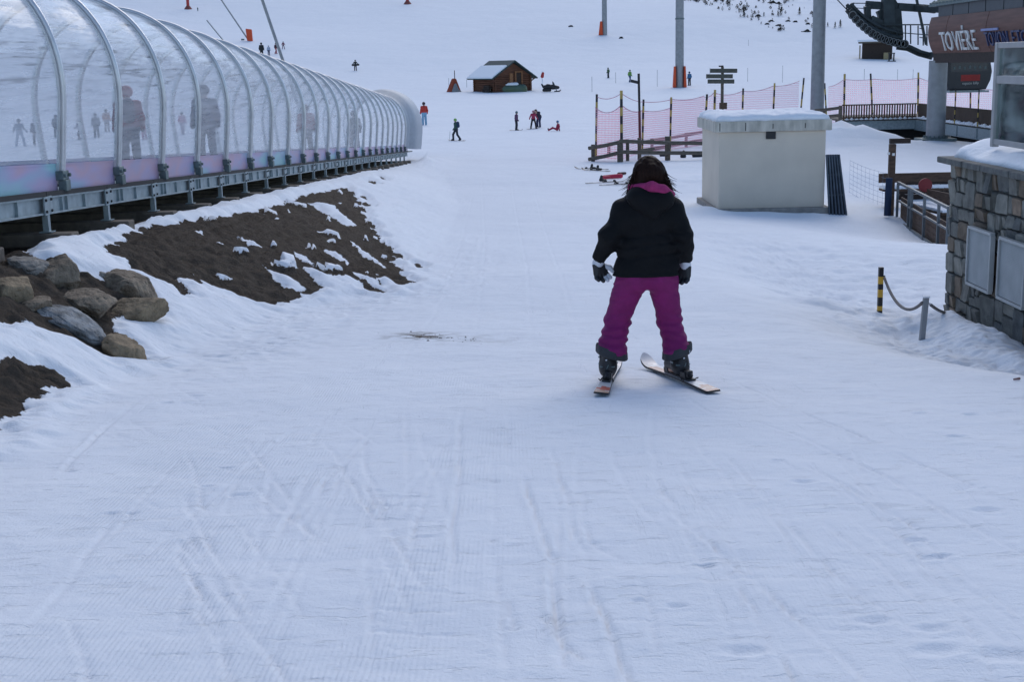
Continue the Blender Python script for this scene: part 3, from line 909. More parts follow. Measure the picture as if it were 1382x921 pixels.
def split(rect, out, r):
    x0, x1, z0, z1 = rect; w = x1 - x0; h = z1 - z0
    mw, mh = .13 + .19 * r.random(), .11 + .17 * r.random()
    if w > mw * 1.7 and (w / mw > h / mh or h < .2):
        c = x0 + w * (.32 + .36 * r.random()); split((x0, c, z0, z1), out, r); split((c, x1, z0, z1), out, r)
    elif h > mh * 1.6:
        c = z0 + h * (.32 + .36 * r.random()); split((x0, x1, z0, c), out, r); split((x0, x1, c, z1), out, r)
    else: out.append(rect)


def stones(mb, L, zlo, zhi, place, r, avoid=()):
    rects = []; split((0, L, zlo, zhi), rects, r)
    for (a, b, c, d) in rects:
        if any(a < v[1] - .03 and b > v[0] + .03 and c < v[3] - .03 and d > v[2] + .03 for v in avoid) and False: continue
        gpp = .006; pr = .010 + .016 * r.random(); n = 8
        # rounded irregular outline
        cx, cz = (a + b) / 2, (c + d) / 2; hw, hh = (b - a) / 2 - gpp, (d - c) / 2 - gpp
        out = []
        for (ux, uz) in ((-1, -.78), (-.85, -1), (.8, -1), (1, -.85), (1, .8), (.86, 1), (-.8, 1), (-1, .82)):
            out.append((cx + hw * ux * (1 - .09 * r.random()), cz + hh * uz * (1 - .09 * r.random())))
        tl = r.normal() * .012; tz = r.normal() * .012
        base = [place(u, w_, -.03) for u, w_ in out]
        mid = [place(u, w_, pr * .6) for u, w_ in out]
        top = [place(cx + (u - cx) * .93, cz + (w_ - cz) * .93, pr + tl * (u - cx) / hw + tz * (w_ - cz) / hh) for u, w_ in out]
        fs = [(i, (i + 1) % n, (i + 1) % n + n, i + n) for i in range(n)] + [(i + n, (i + 1) % n + n, (i + 1) % n + 2 * n, i + 2 * n) for i in range(n)] + [tuple(range(2 * n, 3 * n))]
        mb.add(base + mid + top, fs, int(r.choice(5, p=[.42, .14, .08, .20, .16])))


r_ = np.random.default_rng(11)
mb = MB(); stones(mb, WY1 - WY0, ZB, ZT, lambda u, w_, o_: Vector((WX - o_, WY1 - u, w_)), r_)
stones(mb, 6.0, ZB, ZT, lambda u, w_, o_: Vector((WX + u, WY1 + o_, w_)), r_)
mb.build('masonry', SM, terrace, smooth=35)
MB().box(((WX + 11.2) / 2 + .01, (WY0 + WY1) / 2, (ZB + ZT) / 2), (11.2 - WX - .02, WY1 - WY0 - .02, ZT - ZB)).build('wall_core', MORTAR, terrace)
mb = MB()
yy = WY1 + .12
while yy > WY0:
    l = .5 + .5 * r_.random(); mb.box((WX + .22, yy - l / 2, ZT + .035 + .006 * r_.random()), (.68 + .04 * r_.random(), l - .012, .07)); yy -= l
mb.build('coping', SM[3], terrace, bevel=.012)
for k, yv in enumerate((14.22, 13.28)):
    mb = MB(); w_, h_, zc = .70, .62, -2.16
    for (dy, dz_, ww, hh) in ((0, h_ / 2, w_, .03), (0, -h_ / 2, w_, .03), (w_ / 2 - .0, 0, .03, h_ - .03), (-w_ / 2, 0, .03, h_ - .03)):
        mb.box((WX - .075, yv + dy, zc + dz_), (.05, ww if ww > .05 else .03, hh if hh > .05 else .03))
    v = mb.build('vent_panel', mat('vent_grey%d' % k, (.40, .41, .40), .6, .05, var=.10), terrace)
    mb = MB()
    for i in range(34):
        z_ = zc - h_ / 2 + .03 + i * (h_ - .04) / 34
        mb.bar((WX - .078, yv - w_ / 2 + .017, z_), (WX - .078, yv + w_ / 2 - .017, z_), .004, .019, up=(.75, 0, 1))
    mb.box((WX - .055, yv, zc), (.006, w_ - .04, h_ - .04))
    mb.build('louver', v.data.materials[0], v, root=terrace)


def snow_slab(name, x0, x1, y0, y1, z0, thick, parent=None, rise=None, n=40, m_=40, edge=.12, seed=0, over=.03, root=None):
    mb = MB(); vs = []; fs = []
    us = np.linspace(0, 1, n); vs_ = np.linspace(0, 1, m_)
    for j in vs_:
        for i in us:
            x = x0 - over + (x1 - x0 + 2 * over) * i; y = y0 - over + (y1 - y0 + 2 * over) * j
            ed = min(x - (x0 - over), (x1 + over) - x, y - (y0 - over), (y1 + over) - y)
            e = min(1, ed / edge); prof = math.sqrt(max(0, 1 - (1 - e) ** 2))
            wob = .18 * float(vnoise(x * 3 + seed, y * 3, 5)) + .1 * float(vnoise(x * 9, y * 9 + seed, 6))
            z = z0 + thick * prof * (1 + wob) + (rise(x, y) * prof if rise else 0)
            if ed < 1e-6: z = z0 - .012
            vs.append((x + .02 * float(vnoise(x * 5, y * 5, 9)), y + .02 * float(vnoise(x * 5, y * 5, 10)), z))
    for j in range(m_ - 1):
        for i in range(n - 1): fs.append((j * n + i, j * n + i + 1, (j + 1) * n + i + 1, (j + 1) * n + i))
    b = [j * n for j in range(m_)]
    ring = [i for i in range(n)] + [j * n + n - 1 for j in range(1, m_)] + [(m_ - 1) * n + i for i in range(n - 2, -1, -1)] + [j * n for j in range(m_ - 2, 0, -1)]
    fs.append(tuple(ring[::-1]))
    mb.add(vs, fs)
    return mb.build(name, M['snow_cap'], parent, smooth=0, root=root)


snow_slab('roof_snow', WX + .02, 11.2, WY0, WY1, ZT + .075, .07, terrace, rise=lambda x, y: .13 * float(sstep(5.1, 5.6, x)) + .05 * float(vnoise(x * 1.5, y * 1.5, 3)), n=90, m_=70, edge=.16)

# glass windbreak on the roof
M['frame'] = mat('windbreak_frame', (.36, .35, .345), .5, .3, var=.08)
gm, gnt, gb = new_mat('windbreak_glass')
_N, _L = gnt.nodes, gnt.links
gb.inputs['Base Color'].default_value = (.50, .58, .57, 1); gb.inputs['Roughness'].default_value = .5
_t = _N.new('ShaderNodeBsdfTransparent'); _t.inputs['Color'].default_value = (.86, .92, .91, 1)
_g = _N.new('ShaderNodeBsdfGlossy'); _g.inputs['Roughness'].default_value = .02; _g.inputs['Color'].default_value = (.75, .8, .8, 1)
_f = _N.new('ShaderNodeFresnel'); _f.inputs['IOR'].default_value = 1.35
_m1 = _N.new('ShaderNodeMixShader'); _m2 = _N.new('ShaderNodeMixShader')
_n = _N.new('ShaderNodeTexNoise'); _n.inputs['Scale'].default_value = 2.2; _n.inputs['Detail'].default_value = 7
_r = _N.new('ShaderNodeMapRange'); _r.inputs[1].default_value = .5; _r.inputs[2].default_value = .8; _r.inputs[3].default_value = .015; _r.inputs[4].default_value = .30
_L.new(_n.outputs['Fac'], _r.inputs[0])
_L.new(_f.outputs[0], _m1.inputs[0]); _L.new(_t.outputs[0], _m1.inputs[1]); _L.new(_g.outputs[0], _m1.inputs[2])
_L.new(_r.outputs[0], _m2.inputs[0]); _L.new(_m1.outputs[0], _m2.inputs[1]); _L.new(gb.outputs[0], _m2.inputs[2]); _L.new(_m2.outputs[0], _N['Material Output'].inputs['Surface'])
M['glass'] = gm
wbx = 5.36; wy1 = 14.8
wb = thing('glass_windbreak', 'framed glass windbreak standing in snow on the stone building', 'windbreak', (wbx, wy1, -1.05))
zt, zm, zb_ = .125, -.27, -1.0
mb = MB()
for yy in (wy1, wy1 - 1.5, wy1 - 3.0, wy1 - 4.5): mb.box((wbx, yy, (zt + zb_) / 2), (.075, .075, zt - zb_ - .002))
for a, b in ((wy1 - .039, wy1 - 1.461), (wy1 - 1.539, wy1 - 2.961), (wy1 - 3.039, wy1 - 4.461)):
    for z_, hh in ((zt - .032, .06), (zm, .085), (zb_ + .06, .06)): mb.box((wbx, (a + b) / 2, z_), (.06, a - b, hh))
mb.build('frame', M['frame'], wb, bevel=.006)
for a, b in ((wy1 - .039, wy1 - 1.461), (wy1 - 1.539, wy1 - 2.961), (wy1 - 3.039, wy1 - 4.461)):
    for z0, z1 in ((zm + .043, zt - .062), (zb_ + .09, zm - .043)):
        MB().box((wbx, (a + b) / 2, (z0 + z1) / 2), (.01, a - b - .002, z1 - z0 - .002)).build('glass_pane', M['glass'], wb)

# ------------------------------------------------------------------ rope barrier
p1 = Vector((4.55, 17.1, 0)); d1 = ray(1187, 423); 
pa = hit(1187, 423, 12.5); pb = hit(1243, 460, 10)
k1 = pa.y / F
st = thing('barrier_post', 'short black and yellow striped barrier post in the snow', 'post', pa)
mb = MB(); hgt = 64 * k1; w_ = .052; seg = [(0, .06, 0), (.06, .16, 1), (.16, .35, 0), (.35, .52, 1), (.52, .64, 0), (.64, .80, 1), (.80, 1, 0)]
for a, b, i in seg: mb.box(pa + Vector((0, 0, (a + b) / 2 * hgt)), (w_, w_, (b - a) * hgt - .001), None, i)
mb.box(pa + Vector((0, 0, -.1)), (w_, w_, .2), None, 0)
mb.build('shaft', [M['black'], M['yellow']], st)
MB().cyl(pa + Vector((.026, -.0, hgt * .8)), pa + Vector((.05, -.0, hgt * .8)), .012, n=8).build('hook', M['galv_dark'], st)
st2 = thing('barrier_post', 'square steel barrier post near the stone wall', 'post', pb)
k2 = pb.y / F; h2 = 60 * k2; lean = Vector((.035, 0, 0))
mb = MB(); mb.bar(pb + Vector((0, 0, -.15)), pb + lean + Vector((0, 0, h2)), .054, .054); mb.build('shaft', M['pole'], st2, bevel=.004)
MB().box(pb + lean + Vector((0, 0, h2 + .006)), (.066, .066, .014)).build('cap', M['snow_cap'], st2)
mb = MB(); mb.tube([pb + lean * .8 + Vector((.03, 0, h2 * .86)), pb + lean * .8 + Vector((.06, 0, h2 * .84))], .008, 8); mb.build('hook', M['alu'], st2)
M['rope'] = mat('rope', (.17, .155, .145), .9, var=.25, vscale=60, bump=.004, bscale=120)


def rope(a, b, sag, r, label):
    a = Vector(a); b = Vector(b); pts = []
    for i in range(25):
        t = i / 24; p = a.lerp(b, t); p.z -= sag * 4 * t * (1 - t); pts.append(p)
    o = MB().tube(pts, r, 8).build('rope', M['rope'], None, smooth=0)
    tag(o, label, 'rope')


rope(pa + Vector((.04, 0, hgt * .78)), pb + lean * .8 + Vector((-.03, 0, h2 * .88)), .20, .017, 'grey rope sagging between the striped post and the steel post')
rope(pb + lean * .8 + Vector((.06, 0, h2 * .82)), (WX - .03, 14.9, -2.86), .05, .017, 'short grey rope running from steel post to stone wall')

# ------------------------------------------------------------------ rendered utility box
bx0, bx1, by0, by1 = 5.28, 7.95, 33.6, 36.5; gz = -3.74
hut = thing('utility_box', 'pale rendered concrete utility box with snow capped lid', 'utility box', ((bx0 + bx1) / 2, by0, gz))
M['render'] = mat('pale_render', (.66, .575, .465), .9, var=.06, vscale=1.3, bump=.004, bscale=60)
M['coping'] = mat('stained_coping', (.36, .335, .28), .9, c2=(.66, .61, .52), vscale=3.2, stretch=(2, 2, .6), bump=.004)
MB().box(((bx0 + bx1) / 2, (by0 + by1) / 2, (gz - 1.76) / 2 - .1), (bx1 - bx0, by1 - by0, -1.76 - gz + .2)).build('body', M['render'], hut, bevel=.02)
cop = MB()
for (x0, x1, y0, y1) in ((bx0 - .12, bx1 + .12, by0 - .12, by0 + .2), (bx0 - .12, bx0 + .2, by0 + .202, by1 + .12), (bx1 - .2, bx1 + .12, by0 + .202, by1 + .12)):
    cop.box(((x0 + x1) / 2, (y0 + y1) / 2, -1.625), (x1 - x0, y1 - y0, .266))
cop.box(((bx0 + bx1) / 2, (by0 + by1) / 2 + .2, -1.63), (bx1 - bx0 - .42, by1 - by0 - .1, .25))
cop.build('coping', M['coping'], hut, bevel=.012)
mb = MB()
for xx in (bx0 + .0, bx0 + .64, 6.60, bx1 - .55): mb.box((xx, by0 - .121, -1.63), (.02, .006, .2 if xx < 6.5 else .12))
mb.build('drip_crack', M['rubber'], hut)
mb = MB(); mb.box((6.57, by0 - .01, -1.85), (.24, .05, .20)); mb.build('vent_hole', M['black'], hut)
snow_slab('lid_snow', bx0 - .10, bx1 + .10, by0 - .10, by1 + .1, -1.49, .17, hut, n=70, m_=60, edge=.22, seed=4, over=.0)
pl = MB(); pl.box(((bx0 + bx1) / 2 + .0, (by0 + by1) / 2, gz - .04), (bx1 - bx0 + .24, by1 - by0 + .34, .22)); pl.build('plinth', M['concrete'], hut, bevel=.02)
# grate leaning on its side
gr = thing('steel_grate', 'dark steel grate leaning against the pale utility box', 'grate', (8.3, 33.9, g(8.3, 33.9)))
mb = MB(); ga = g(8.3, 33.4) - .08
M['grate'] = mat('blue_grey_steel', (.085, .105, .13), .55, .3, var=.25)
lo_ = [Vector((8.02 + .086 * i, 33.30, ga)) for i in range(6)]; hi_g = [Vector((7.98 + .062 * i, 33.62, ga + 1.56)) for i in range(6)]
for a_, b_ in zip(lo_, hi_g): mb.bar(a_, b_, .038, .038)
for t in (.03, .36, .68, .97): mb.bar(lo_[0].lerp(hi_g[0], t) + Vector((0, .03, 0)), lo_[5].lerp(hi_g[5], t) + Vector((0, .03, 0)), .035, .035)
mb.build('bars', M['grate'], gr)
mb = MB(); q = Vector((0, .06, 0)); mb.add([lo_[0] + q, lo_[5] + q, hi_g[5] + q, hi_g[0] + q] + [v + q + Vector((0, .012, 0)) for v in (lo_[0], lo_[5], hi_g[5], hi_g[0])], [(0, 1, 2, 3), (7, 6, 5, 4), (0, 4, 5, 1), (1, 5, 6, 2), (2, 6, 7, 3), (3, 7, 4, 0)])
mb.build('backing_mesh', mat('backing', (.035, .037, .042), .9), gr)

M['rail'] = mat('dull_rail_steel', (.15, .165, .175), .6, .3, var=.2)
# ------------------------------------------------------------------ fenced timber pen beside the terrace
gzp = lambda x, y: g(x, y)
ra, rb_ = Vector((9.62, 33.0, 0)), Vector((8.85, 26.8, 0))
rail = thing('metal_railing', 'grey metal railing with brown timber boards along the sunken pen', 'railing', (ra.x, ra.y, gzp(ra.x, ra.y)))
za = -(243 - 76.6) / F * 33; zb2 = -(278 - 75.6) / F * 26.8
def rp(t, h_): p = ra.lerp(rb_, t); z_top = za + (zb2 - za) * t; return Vector((p.x, p.y, z_top - 1.06 + h_))
mb = MB()
for t in (0, .26, .32, .58, .84, 1.0): mb.bar(rp(t, -.25), rp(t, 1.04), .055, .045)
mb.build('baluster', M['rail'], rail)
for h_, nm in ((1.06, 'top_rail'), (.62, 'middle_rail'), (.13, 'bottom_rail')):
    mb = MB(); mb.bar(rp(0, h_), rp(1, h_), .055 if h_ > 1 else .04, .055 if h_ > 1 else .04); mb.build(nm, M['rail'], rail)
mb = MB()
off = Vector((.09, 0, 0))
for i in range(5): mb.bar(rp(.01, .10 + i * .135) + off, rp(1, .10 + i * .135) + off, .03, .128)
mb.build('timber_boards', M['wood_brown'], rail)
post = thing('timber_post', 'tall brown timber post with a short arm at the railing end', 'post', (9.52, 33.25, gzp(9.52, 33.25)))
mb = MB(); pz = gzp(9.52, 33.25); mb.box((9.52, 33.25, (pz - .3 - 2.12) / 2), (.15, .15, -2.12 - pz + .3)); mb.build('upright', M['wood_brown'], post, bevel=.01)
MB().box((9.70, 33.25, -2.05), (.50, .13, .12)).build('arm', M['wood_dark'], post)
mb = MB(); mb.box((9.42, 33.2, -2.35), (.05, .05, .06)); mb.box((9.52, 33.15, -2.37), (.06, .05, .06)); mb.build('bracket', M['alu'], post)
pad = thing('blue_pad', 'blue foam safety pad strapped to the railing end', 'pad', (9.35, 33.0, gzp(9.35, 33)))
mb = MB(); mb.tube([(9.35, 32.9, gzp(9.35, 33) + .05), (9.37, 32.9, gzp(9.35, 33) + .98)], .085, 12); mb.build('foam', mat('blue_foam', (.012, .026, .062), .85), pad)
bw = thing('timber_screen', 'dark timber screen wall closing the far side of the pen', 'screen', (10.9, 36.2, gzp(10.9, 36.2)))
mb = MB(); zg = gzp(10.9, 36.2)
for i in range(5): mb.box((12.1, 36.2, -3.25 - i * .17), (3.1, .05, .162))
mb.build('boards', M['wood_dark'], bw)
mb = MB()
for xx in (10.7, 12.1, 13.5): mb.box((xx, 36.28, (zg - .1 - 3.2) / 2), (.1, .1, -3.2 - zg + .1))
mb.build('stud', M['wood_brown'], bw)


def bench(x, y, L, rz, label):
    z0 = gzp(x, y)
    b = thing('bench', label, 'bench', (x, y, z0), 'snow covered benches in the pen')
    Mx = Matrix.Translation((x, y, z0)) @ Matrix.Rotation(rz, 4, 'Z')
    mb = MB(Mx); mb.box((0, 0, .44), (L, .42, .05)); mb.build('seat', M['wood_brown'], b)
    mb = MB(Mx)
    mb.box((0, .24, .72), (L, .04, .24)); mb.build('backrest', M['wood_brown'], b)
    for s in (-1, 1): MB(Mx).box((s * L * .4, 0, .2), (.07, .38, .42)).build('leg', M['wood_dark'], b)
    mb = MB(Mx); n = 12
    for i in range(n): mb.box((-L / 2 + (i + .5) * L / n, 0, .50), (L / n + .002, .40, .065 + .02 * random.random()))
    mb.build('snow_cover', M['snow_cap'], b, bevel=.02)


bench(10.6, 34.6, 1.9, .0, 'snow covered timber bench standing against the dark screen wall')
bench(9.95, 31.2, 1.8, -1.45, 'snow covered timber bench standing along the metal railing')
sg = thing('round_sign', 'round red disc sign on the pen railing', 'sign', (10.05, 32.2, gzp(10.05, 32.2)))
pz = -(247 - 76) / F * 32.2
mb = MB(); mb.cyl((10.05, 32.2, pz), (10.05, 32.24, pz), .165, n=28); mb.build('disc', mat('dull_red_disc', (.20, .018, .02), .6), sg)
MB().cyl((10.05, 32.26, gzp(10.05, 32.26) - .1), (10.05, 32.26, pz), .025, n=8).build('stake', M['wood_dark'], sg)
# light string net beside the grate
mb = MB(); pA = hit(1146, 262); pB = hit(1203, 288)
for i in range(8):
    h_ = .06 + i * .13; pts = []
    for k in range(13):
        t = k / 12; p = pA.lerp(pB, t); p.z += h_ * 1.0 - .05 * math.sin(math.pi * t); pts.append(p)
    mb.tube(pts, .0035, 5)
for k in range(11):
    t = k / 10; p = pA.lerp(pB, t); mb.tube([p + Vector((0, 0, .03)), p + Vector((0, 0, .98 - .05 * math.sin(math.pi * t)))], .0025, 5)
sn_ = mb.build('string_net', mat('blue_string', (.15, .22, .33), .8)); tag(sn_, 'faint blue string net stretched from grate to railing post', 'net')
# ------------------------------------------------------------------ text
def text_mb(body, place, width, height, depth, squeeze=None):
    """place(u, v, d): u along the reading direction 0..width, v up 0..height, d outwards"""
    cu = bpy.data.curves.new('lettering', 'FONT'); cu.body = body; cu.extrude = .02; cu.resolution_u = 2
    o = bpy.data.objects.new('lettering', cu); COL.objects.link(o); bpy.context.view_layer.update()
    me_ = o.evaluated_get(bpy.context.evaluated_depsgraph_get()).to_mesh()
    co = np.array([v.co[:] for v in me_.vertices]); fs = [tuple(p.vertices) for p in me_.polygons]
    o.evaluated_get(bpy.context.evaluated_depsgraph_get()).to_mesh_clear()
    bpy.data.objects.remove(o)
    lo, hi = co.min(0), co.max(0)
    mb = MB()
    mb.add([place((c[0] - lo[0]) / (hi[0] - lo[0]) * width, (c[1] - lo[1]) / (hi[1] - lo[1]) * height, (c[2] - lo[2]) / (hi[2] - lo[2]) * depth) for c in co], fs)
    return mb


# ------------------------------------------------------------------ lift terminal
SX = 21.15; SY0, SY1 = 47.0, 68.0
sta = thing('lift_terminal', 'lift terminal with curved brown cladding and white lettering', 'lift station', (SX, 66.0, -4.25))
M['clad'] = mat('brown_cladding', (.085, .034, .023), .6, c2=(.150, .066, .046), vscale=2.2, stretch=(1, .25, 4), spec=.35)
M['fascia'] = mat('dark_fascia', (.045, .053, .06), .5, .2, var=.15)
PROF = smooth_curve([(.02, 1.86), (-.08, 1.5), (-.12, 1.15), (-.08, .75), (.06, .33), (.26, .0), (.42, -.25)], 4)


def prof_x(z):
    zs = np.array([p[1] for p in PROF])[::-1]; xs = np.array([p[0] for p in PROF])[::-1]
    return float(np.interp(z, zs, xs))


edges = [SY1, 65.2, 59.8, 54.0, SY0]
for y_b, y_a in zip(edges[:-1], edges[1:]):
    mb = MB(); vs = []; fs = []; n = len(PROF)
    for yv in (y_a + .03, y_b - .03):
        for q in PROF: vs.append((SX + q[0], yv, q[1]))
        for q in PROF: vs.append((SX + q[0] + .09, yv, q[1]))
    for k in range(n - 1):
        fs += [(k, k + 1, 2 * n + k + 1, 2 * n + k), (n + k, n + k + 1, 3 * n + k + 1, 3 * n + k), (k, k + 1, n + k + 1, n + k), (2 * n + k, 2 * n + k + 1, 3 * n + k + 1, 3 * n + k)]
    fs += [(0, n, 3 * n, 2 * n), (n - 1, 2 * n - 1, 4 * n - 1, 3 * n - 1)]
    mb.add(vs, fs); mb.build('cladding_panel', M['clad'], sta, smooth=45)
mb = MB(); mb.box((SX + .2, (SY0 + SY1) / 2, .75), (.02, SY1 - SY0 - .1, 2.2)); mb.build('cladding_backing', M['wood_dark'], sta)
for i in range(9):
    y_b = SY1 - .9 - i * 2.2; mb = MB(); mb.box((SX + .14, y_b - 1.05, 2.12), (.12, 2.1, .50)); mb.build('fascia_panel', M['fascia'], sta)
mb = MB(); mb.box((SX + .05, (SY0 + SY1) / 2, 2.42), (.30, SY1 - SY0 + .2, .10)); mb.build('gutter', M['galv_dark'], sta)
mb = MB()
Rr = Matrix.Rotation(math.radians(-14), 3, 'Y')
mb.box((SX + 2.7, (SY0 + SY1) / 2, 3.18), (5.6, SY1 - SY0 + .5, .12), Rr)
roof = mb.build('roof', M['galv_dark'], sta)
mb = MB(); mb.cur = 0
for i in range(40):
    yv = SY1 - .1 - i * .52
    for a in range(2): mb.bar((SX - .02 + a * .22, yv - .02, 2.52 + a * .06), (SX + .10 + a * .22, yv - .16, 2.64 + a * .06), .05, .09)
mb.build('snow_guard_teeth', mat('guard_pale', (.34, .34, .27), .6), roof, root=sta)
# underside and inner frame
mb = MB(); mb.box((SX + 3.2, (SY0 + SY1) / 2, 2.30), (5.2, SY1 - SY0 - .4, .1)); mb.build('soffit', M['wood_dark'], sta)
for yv in (68.0, 50.5):
    mb = MB(); zg = g(21.6, yv); mb.cyl((21.62, yv, zg - .4), (21.62, yv, -.24), .47, .455, 28)
    p_ = mb.build('pillar', M['pole'], sta, smooth=50)
    mb = MB(); mb.box((21.62, yv, zg + .06), (1.7, 1.5, .12)); mb.cyl((21.62, yv, zg + .12), (21.62, yv, zg + .17), .62, n=24)
    for a in range(16): c, s_ = math.cos(a * math.pi / 8), math.sin(a * math.pi / 8); mb.cyl((21.62 + .55 * c, yv + .55 * s_, zg + .17), (21.62 + .55 * c, yv + .55 * s_, zg + .25), .04, n=6)
    mb.build('base_plate', M['galv_dark'], p_, root=sta)
M['white_letter'] = mat('white_letters', (.62, .62, .60), .5, var=.04)
M['blue_letter'] = mat('blue_letters', (.024, .038, .105), .5, var=.1)
ya, yb = 66.05, 61.1; zl0, zl1 = .27, 1.12


def on_facade(y_start, z0):
    return lambda u, v, d: Vector((SX + prof_x(z0 + v) - .012 - d, y_start - u, z0 + v))


text_mb('TOVIÈRE', on_facade(ya, .22), ya - yb, 1.12, .07).build('lettering', M['white_letter'], sta, fix=False)
text_mb('TOVON', on_facade(59.9, .36), 2.7, .60, .07).build('lettering', M['blue_letter'], sta, fix=False)
text_mb('ETON', on_facade(56.7, .36), 2.4, .60, .07).build('lettering', M['blue_letter'], sta, fix=False)
mb = MB(); mb.box((SX + prof_x(1.08) - .06, 59.2, 1.06), (.06, 2.0, .10)); mb.build('lettering', mat('pale_blue_letter', (.20, .23, .42), .5), sta)

# gondola cabin hanging below the terminal
gon = thing('gondola_cabin', 'dark gondola cabin with red panel hanging under the terminal', 'gondola', (24.2, 72, -1.9))
gx0, gx1, gy, z0, z1 = 23.0, 25.45, 72.0, -1.92, .1
prof = [(gx0 + .2, z0 + .12), (gx1 - .28, z0 + .12), (gx1 - .06, z0 + .62), (gx1, z0 + 1.05), (gx1 - .1, z0 + 1.55), (gx1 - .3, z1), (gx0 + .3, z1), (gx0 + .08, z0 + 1.5), (gx0, z0 + 1.05), (gx0 + .05, z0 + .6)]
M['cabin'] = mat('cabin_paint', (.018, .022, .032), .35, var=.1)
M['cabin_glass'] = mat('cabin_glass', (.03, .04, .05), .12, var=.1)
MB().prism(prof, gy - .9, gy + .9).build('cabin_body', M['cabin'], gon, bevel=.05)
mb = MB(); mb.box(((gx0 + gx1) / 2 + .0, gy - .905, z0 + 1.32), (1.95, .02, .52)); wnd = mb.build('window', M['cabin_glass'], gon)
mb = MB()
for i in range(7): mb.box((gx0 + .45 + i * .27, gy - .92, z0 + 1.25 + .04 * (i % 2)), (.10, .012, .16))
mb.build('passenger_shade', M['galv_dark'], wnd, root=gon)
MB().box((24.32, gy - .905, z0 + .74), (1.0, .02, .32)).build('red_panel', M['red'], gon)
text_mb('espace killy', lambda u, v, d: Vector((23.9 + u, gy - .902 - d, z0 + .36 + v)), .86, .18, .02).build('lettering', M['white_letter'], gon, fix=False)
mb = MB(); mb.box(((gx0 + gx1) / 2, gy, z0 + .04), (1.9, 1.6, .12)); mb.box((gx1 - .1, gy - .5, z0 + .02), (.2, .12, .1)); mb.build('skid', M['galv'], gon)
mb = MB(); mb.tube([((gx0 + gx1) / 2, gy, z1), ((gx0 + gx1) / 2, gy, 1.4), ((gx0 + gx1) / 2 - .2, gy - 4.6, 2.2)], .07, 10); mb.build('hanger_arm', M['galv_dark'], gon)

# ------------------------------------------------------------------ deck in front of the terminal
dk = thing('timber_deck', 'raised loading deck on grey steel beams with timber guard', 'deck', (23.7, 78, -4.4))
DZ = -3.52; DX = 23.7; DY = 78.0
MB().box((24.6, DY + 3.1, DZ - .05), (10.6, 6.2, .10)).build('decking', M['wood_grey'], dk)
MB().box((DX + 3.2, 64.95, DZ - .053), (6.4, 26.0, .10)).build('decking', M['wood_grey'], dk)
mb = MB(); mb.box((21.45, DY + .05, DZ - .36), (4.4, .16, .50)); mb.box((21.45, DY + .02, DZ - .12), (4.4, .3, .03)); mb.build('edge_beam', M['galv'], dk)
mb = MB(); mb.box((DX - .04, 65.1, DZ - .37), (.16, 25.6, .54)); mb.box((DX - .06, 65.1, DZ - .645), (.28, 25.6, .03))
for i in range(8): mb.box((DX - .14, 76.6 - i * 3, DZ - .37), (.06, .06, .5))
mb.build('edge_beam', M['galv'], dk)
mb = MB(); mb.box((DX + 2.0, 65, -4.9), (.3, 25, 2.6)); mb.box((22.6, DY + 1.6, -4.9), (6.4, .3, 2.6)); mb.build('shade_wall', M['rubber'], dk)  # added black walls stand in for the deep shade under the deck
mb = MB()
for i in range(29): mb.box((19.45 + i * .147, DY, DZ + .40), (.075, .035, .80))
mb.box((21.5, DY, DZ + .83), (4.3, .12, .07)); mb.box((21.5, DY + .03, DZ + .1), (4.3, .05, .08)); mb.build('slat_guard', M['wood_brown'], dk)
mb = MB()
for i in range(160):
    yv = DY - .05 - i * .155; mb.box((DX + .04, yv - .07, DZ + .42), (.03, .146, .74))
mb.box((DX + .05, 65.2, DZ + .82), (.10, 25.6, .05)); mb.build('board_guard', mat('board_guard', (.055, .034, .024), .85, c2=(.10, .066, .043), vscale=5, stretch=(1, 3, .4)), dk)
mb = MB()
for i in range(62):
    yv = DY - .2 - i * .38; s_ = .05 + .08 * random.random(); mb.tube([(DX - .08, yv, DZ), (DX - .08, yv - .1, DZ + s_ * .6), (DX - .09, yv - .28, DZ + s_ * .5), (DX - .08, yv - .36, DZ)], [.03, s_, s_ * .8, .03], 8)
for i in range(15):
    xv = 19.5 + i * .28; s_ = .04 + .05 * random.random(); mb.tube([(xv, DY - .1, DZ), (xv + .1, DY - .12, DZ + s_ * .5), (xv + .24, DY - .1, DZ)], [.02, s_, .02], 8)
mb.build('edge_snow', M['snow_cap'], dk, smooth=0)

# ------------------------------------------------------------------ rope wheel frame of the lift
M['lift'] = mat('dark_lift_steel', (.034, .046, .05), .6, .3, var=.35, vscale=2); M['ring'] = mat('wheel_rim', (.17, .19, .20), .5, .4)
lm = thing('sheave_frame', 'dark steel frame with a curved row of rope wheels', 'lift frame', (22.5, 77, g(22.5, 77)))
_wk = [0]
def wp(px, py, Y=77.0): return at(px, py, Y)
def wq(px, py):
    _wk[0] += 1; return at(px, py, 77.35 + .11 * (_wk[0] // 2 % 7))
arc = [(1148, 18), (1156, 27), (1165, 35), (1174, 42), (1183, 47), (1192, 51), (1201, 54), (1210, 56), (1218, 57)]
mb = MB()
for q in (0, .9):
    pts = [wp(a, b - 3) + Vector((0, q, .12)) for a, b in arc]
    mb.tube(pts, .13, 8); mb.tube([p + Vector((0, 0, .30)) for p in pts[:-1]] , .10, 8)
    for p in pts[:-1]: mb.bar(p, p + Vector((0, 0, .30)), .08, .06)
beam = mb.build('wheel_beam', M['lift'], lm, smooth=50)
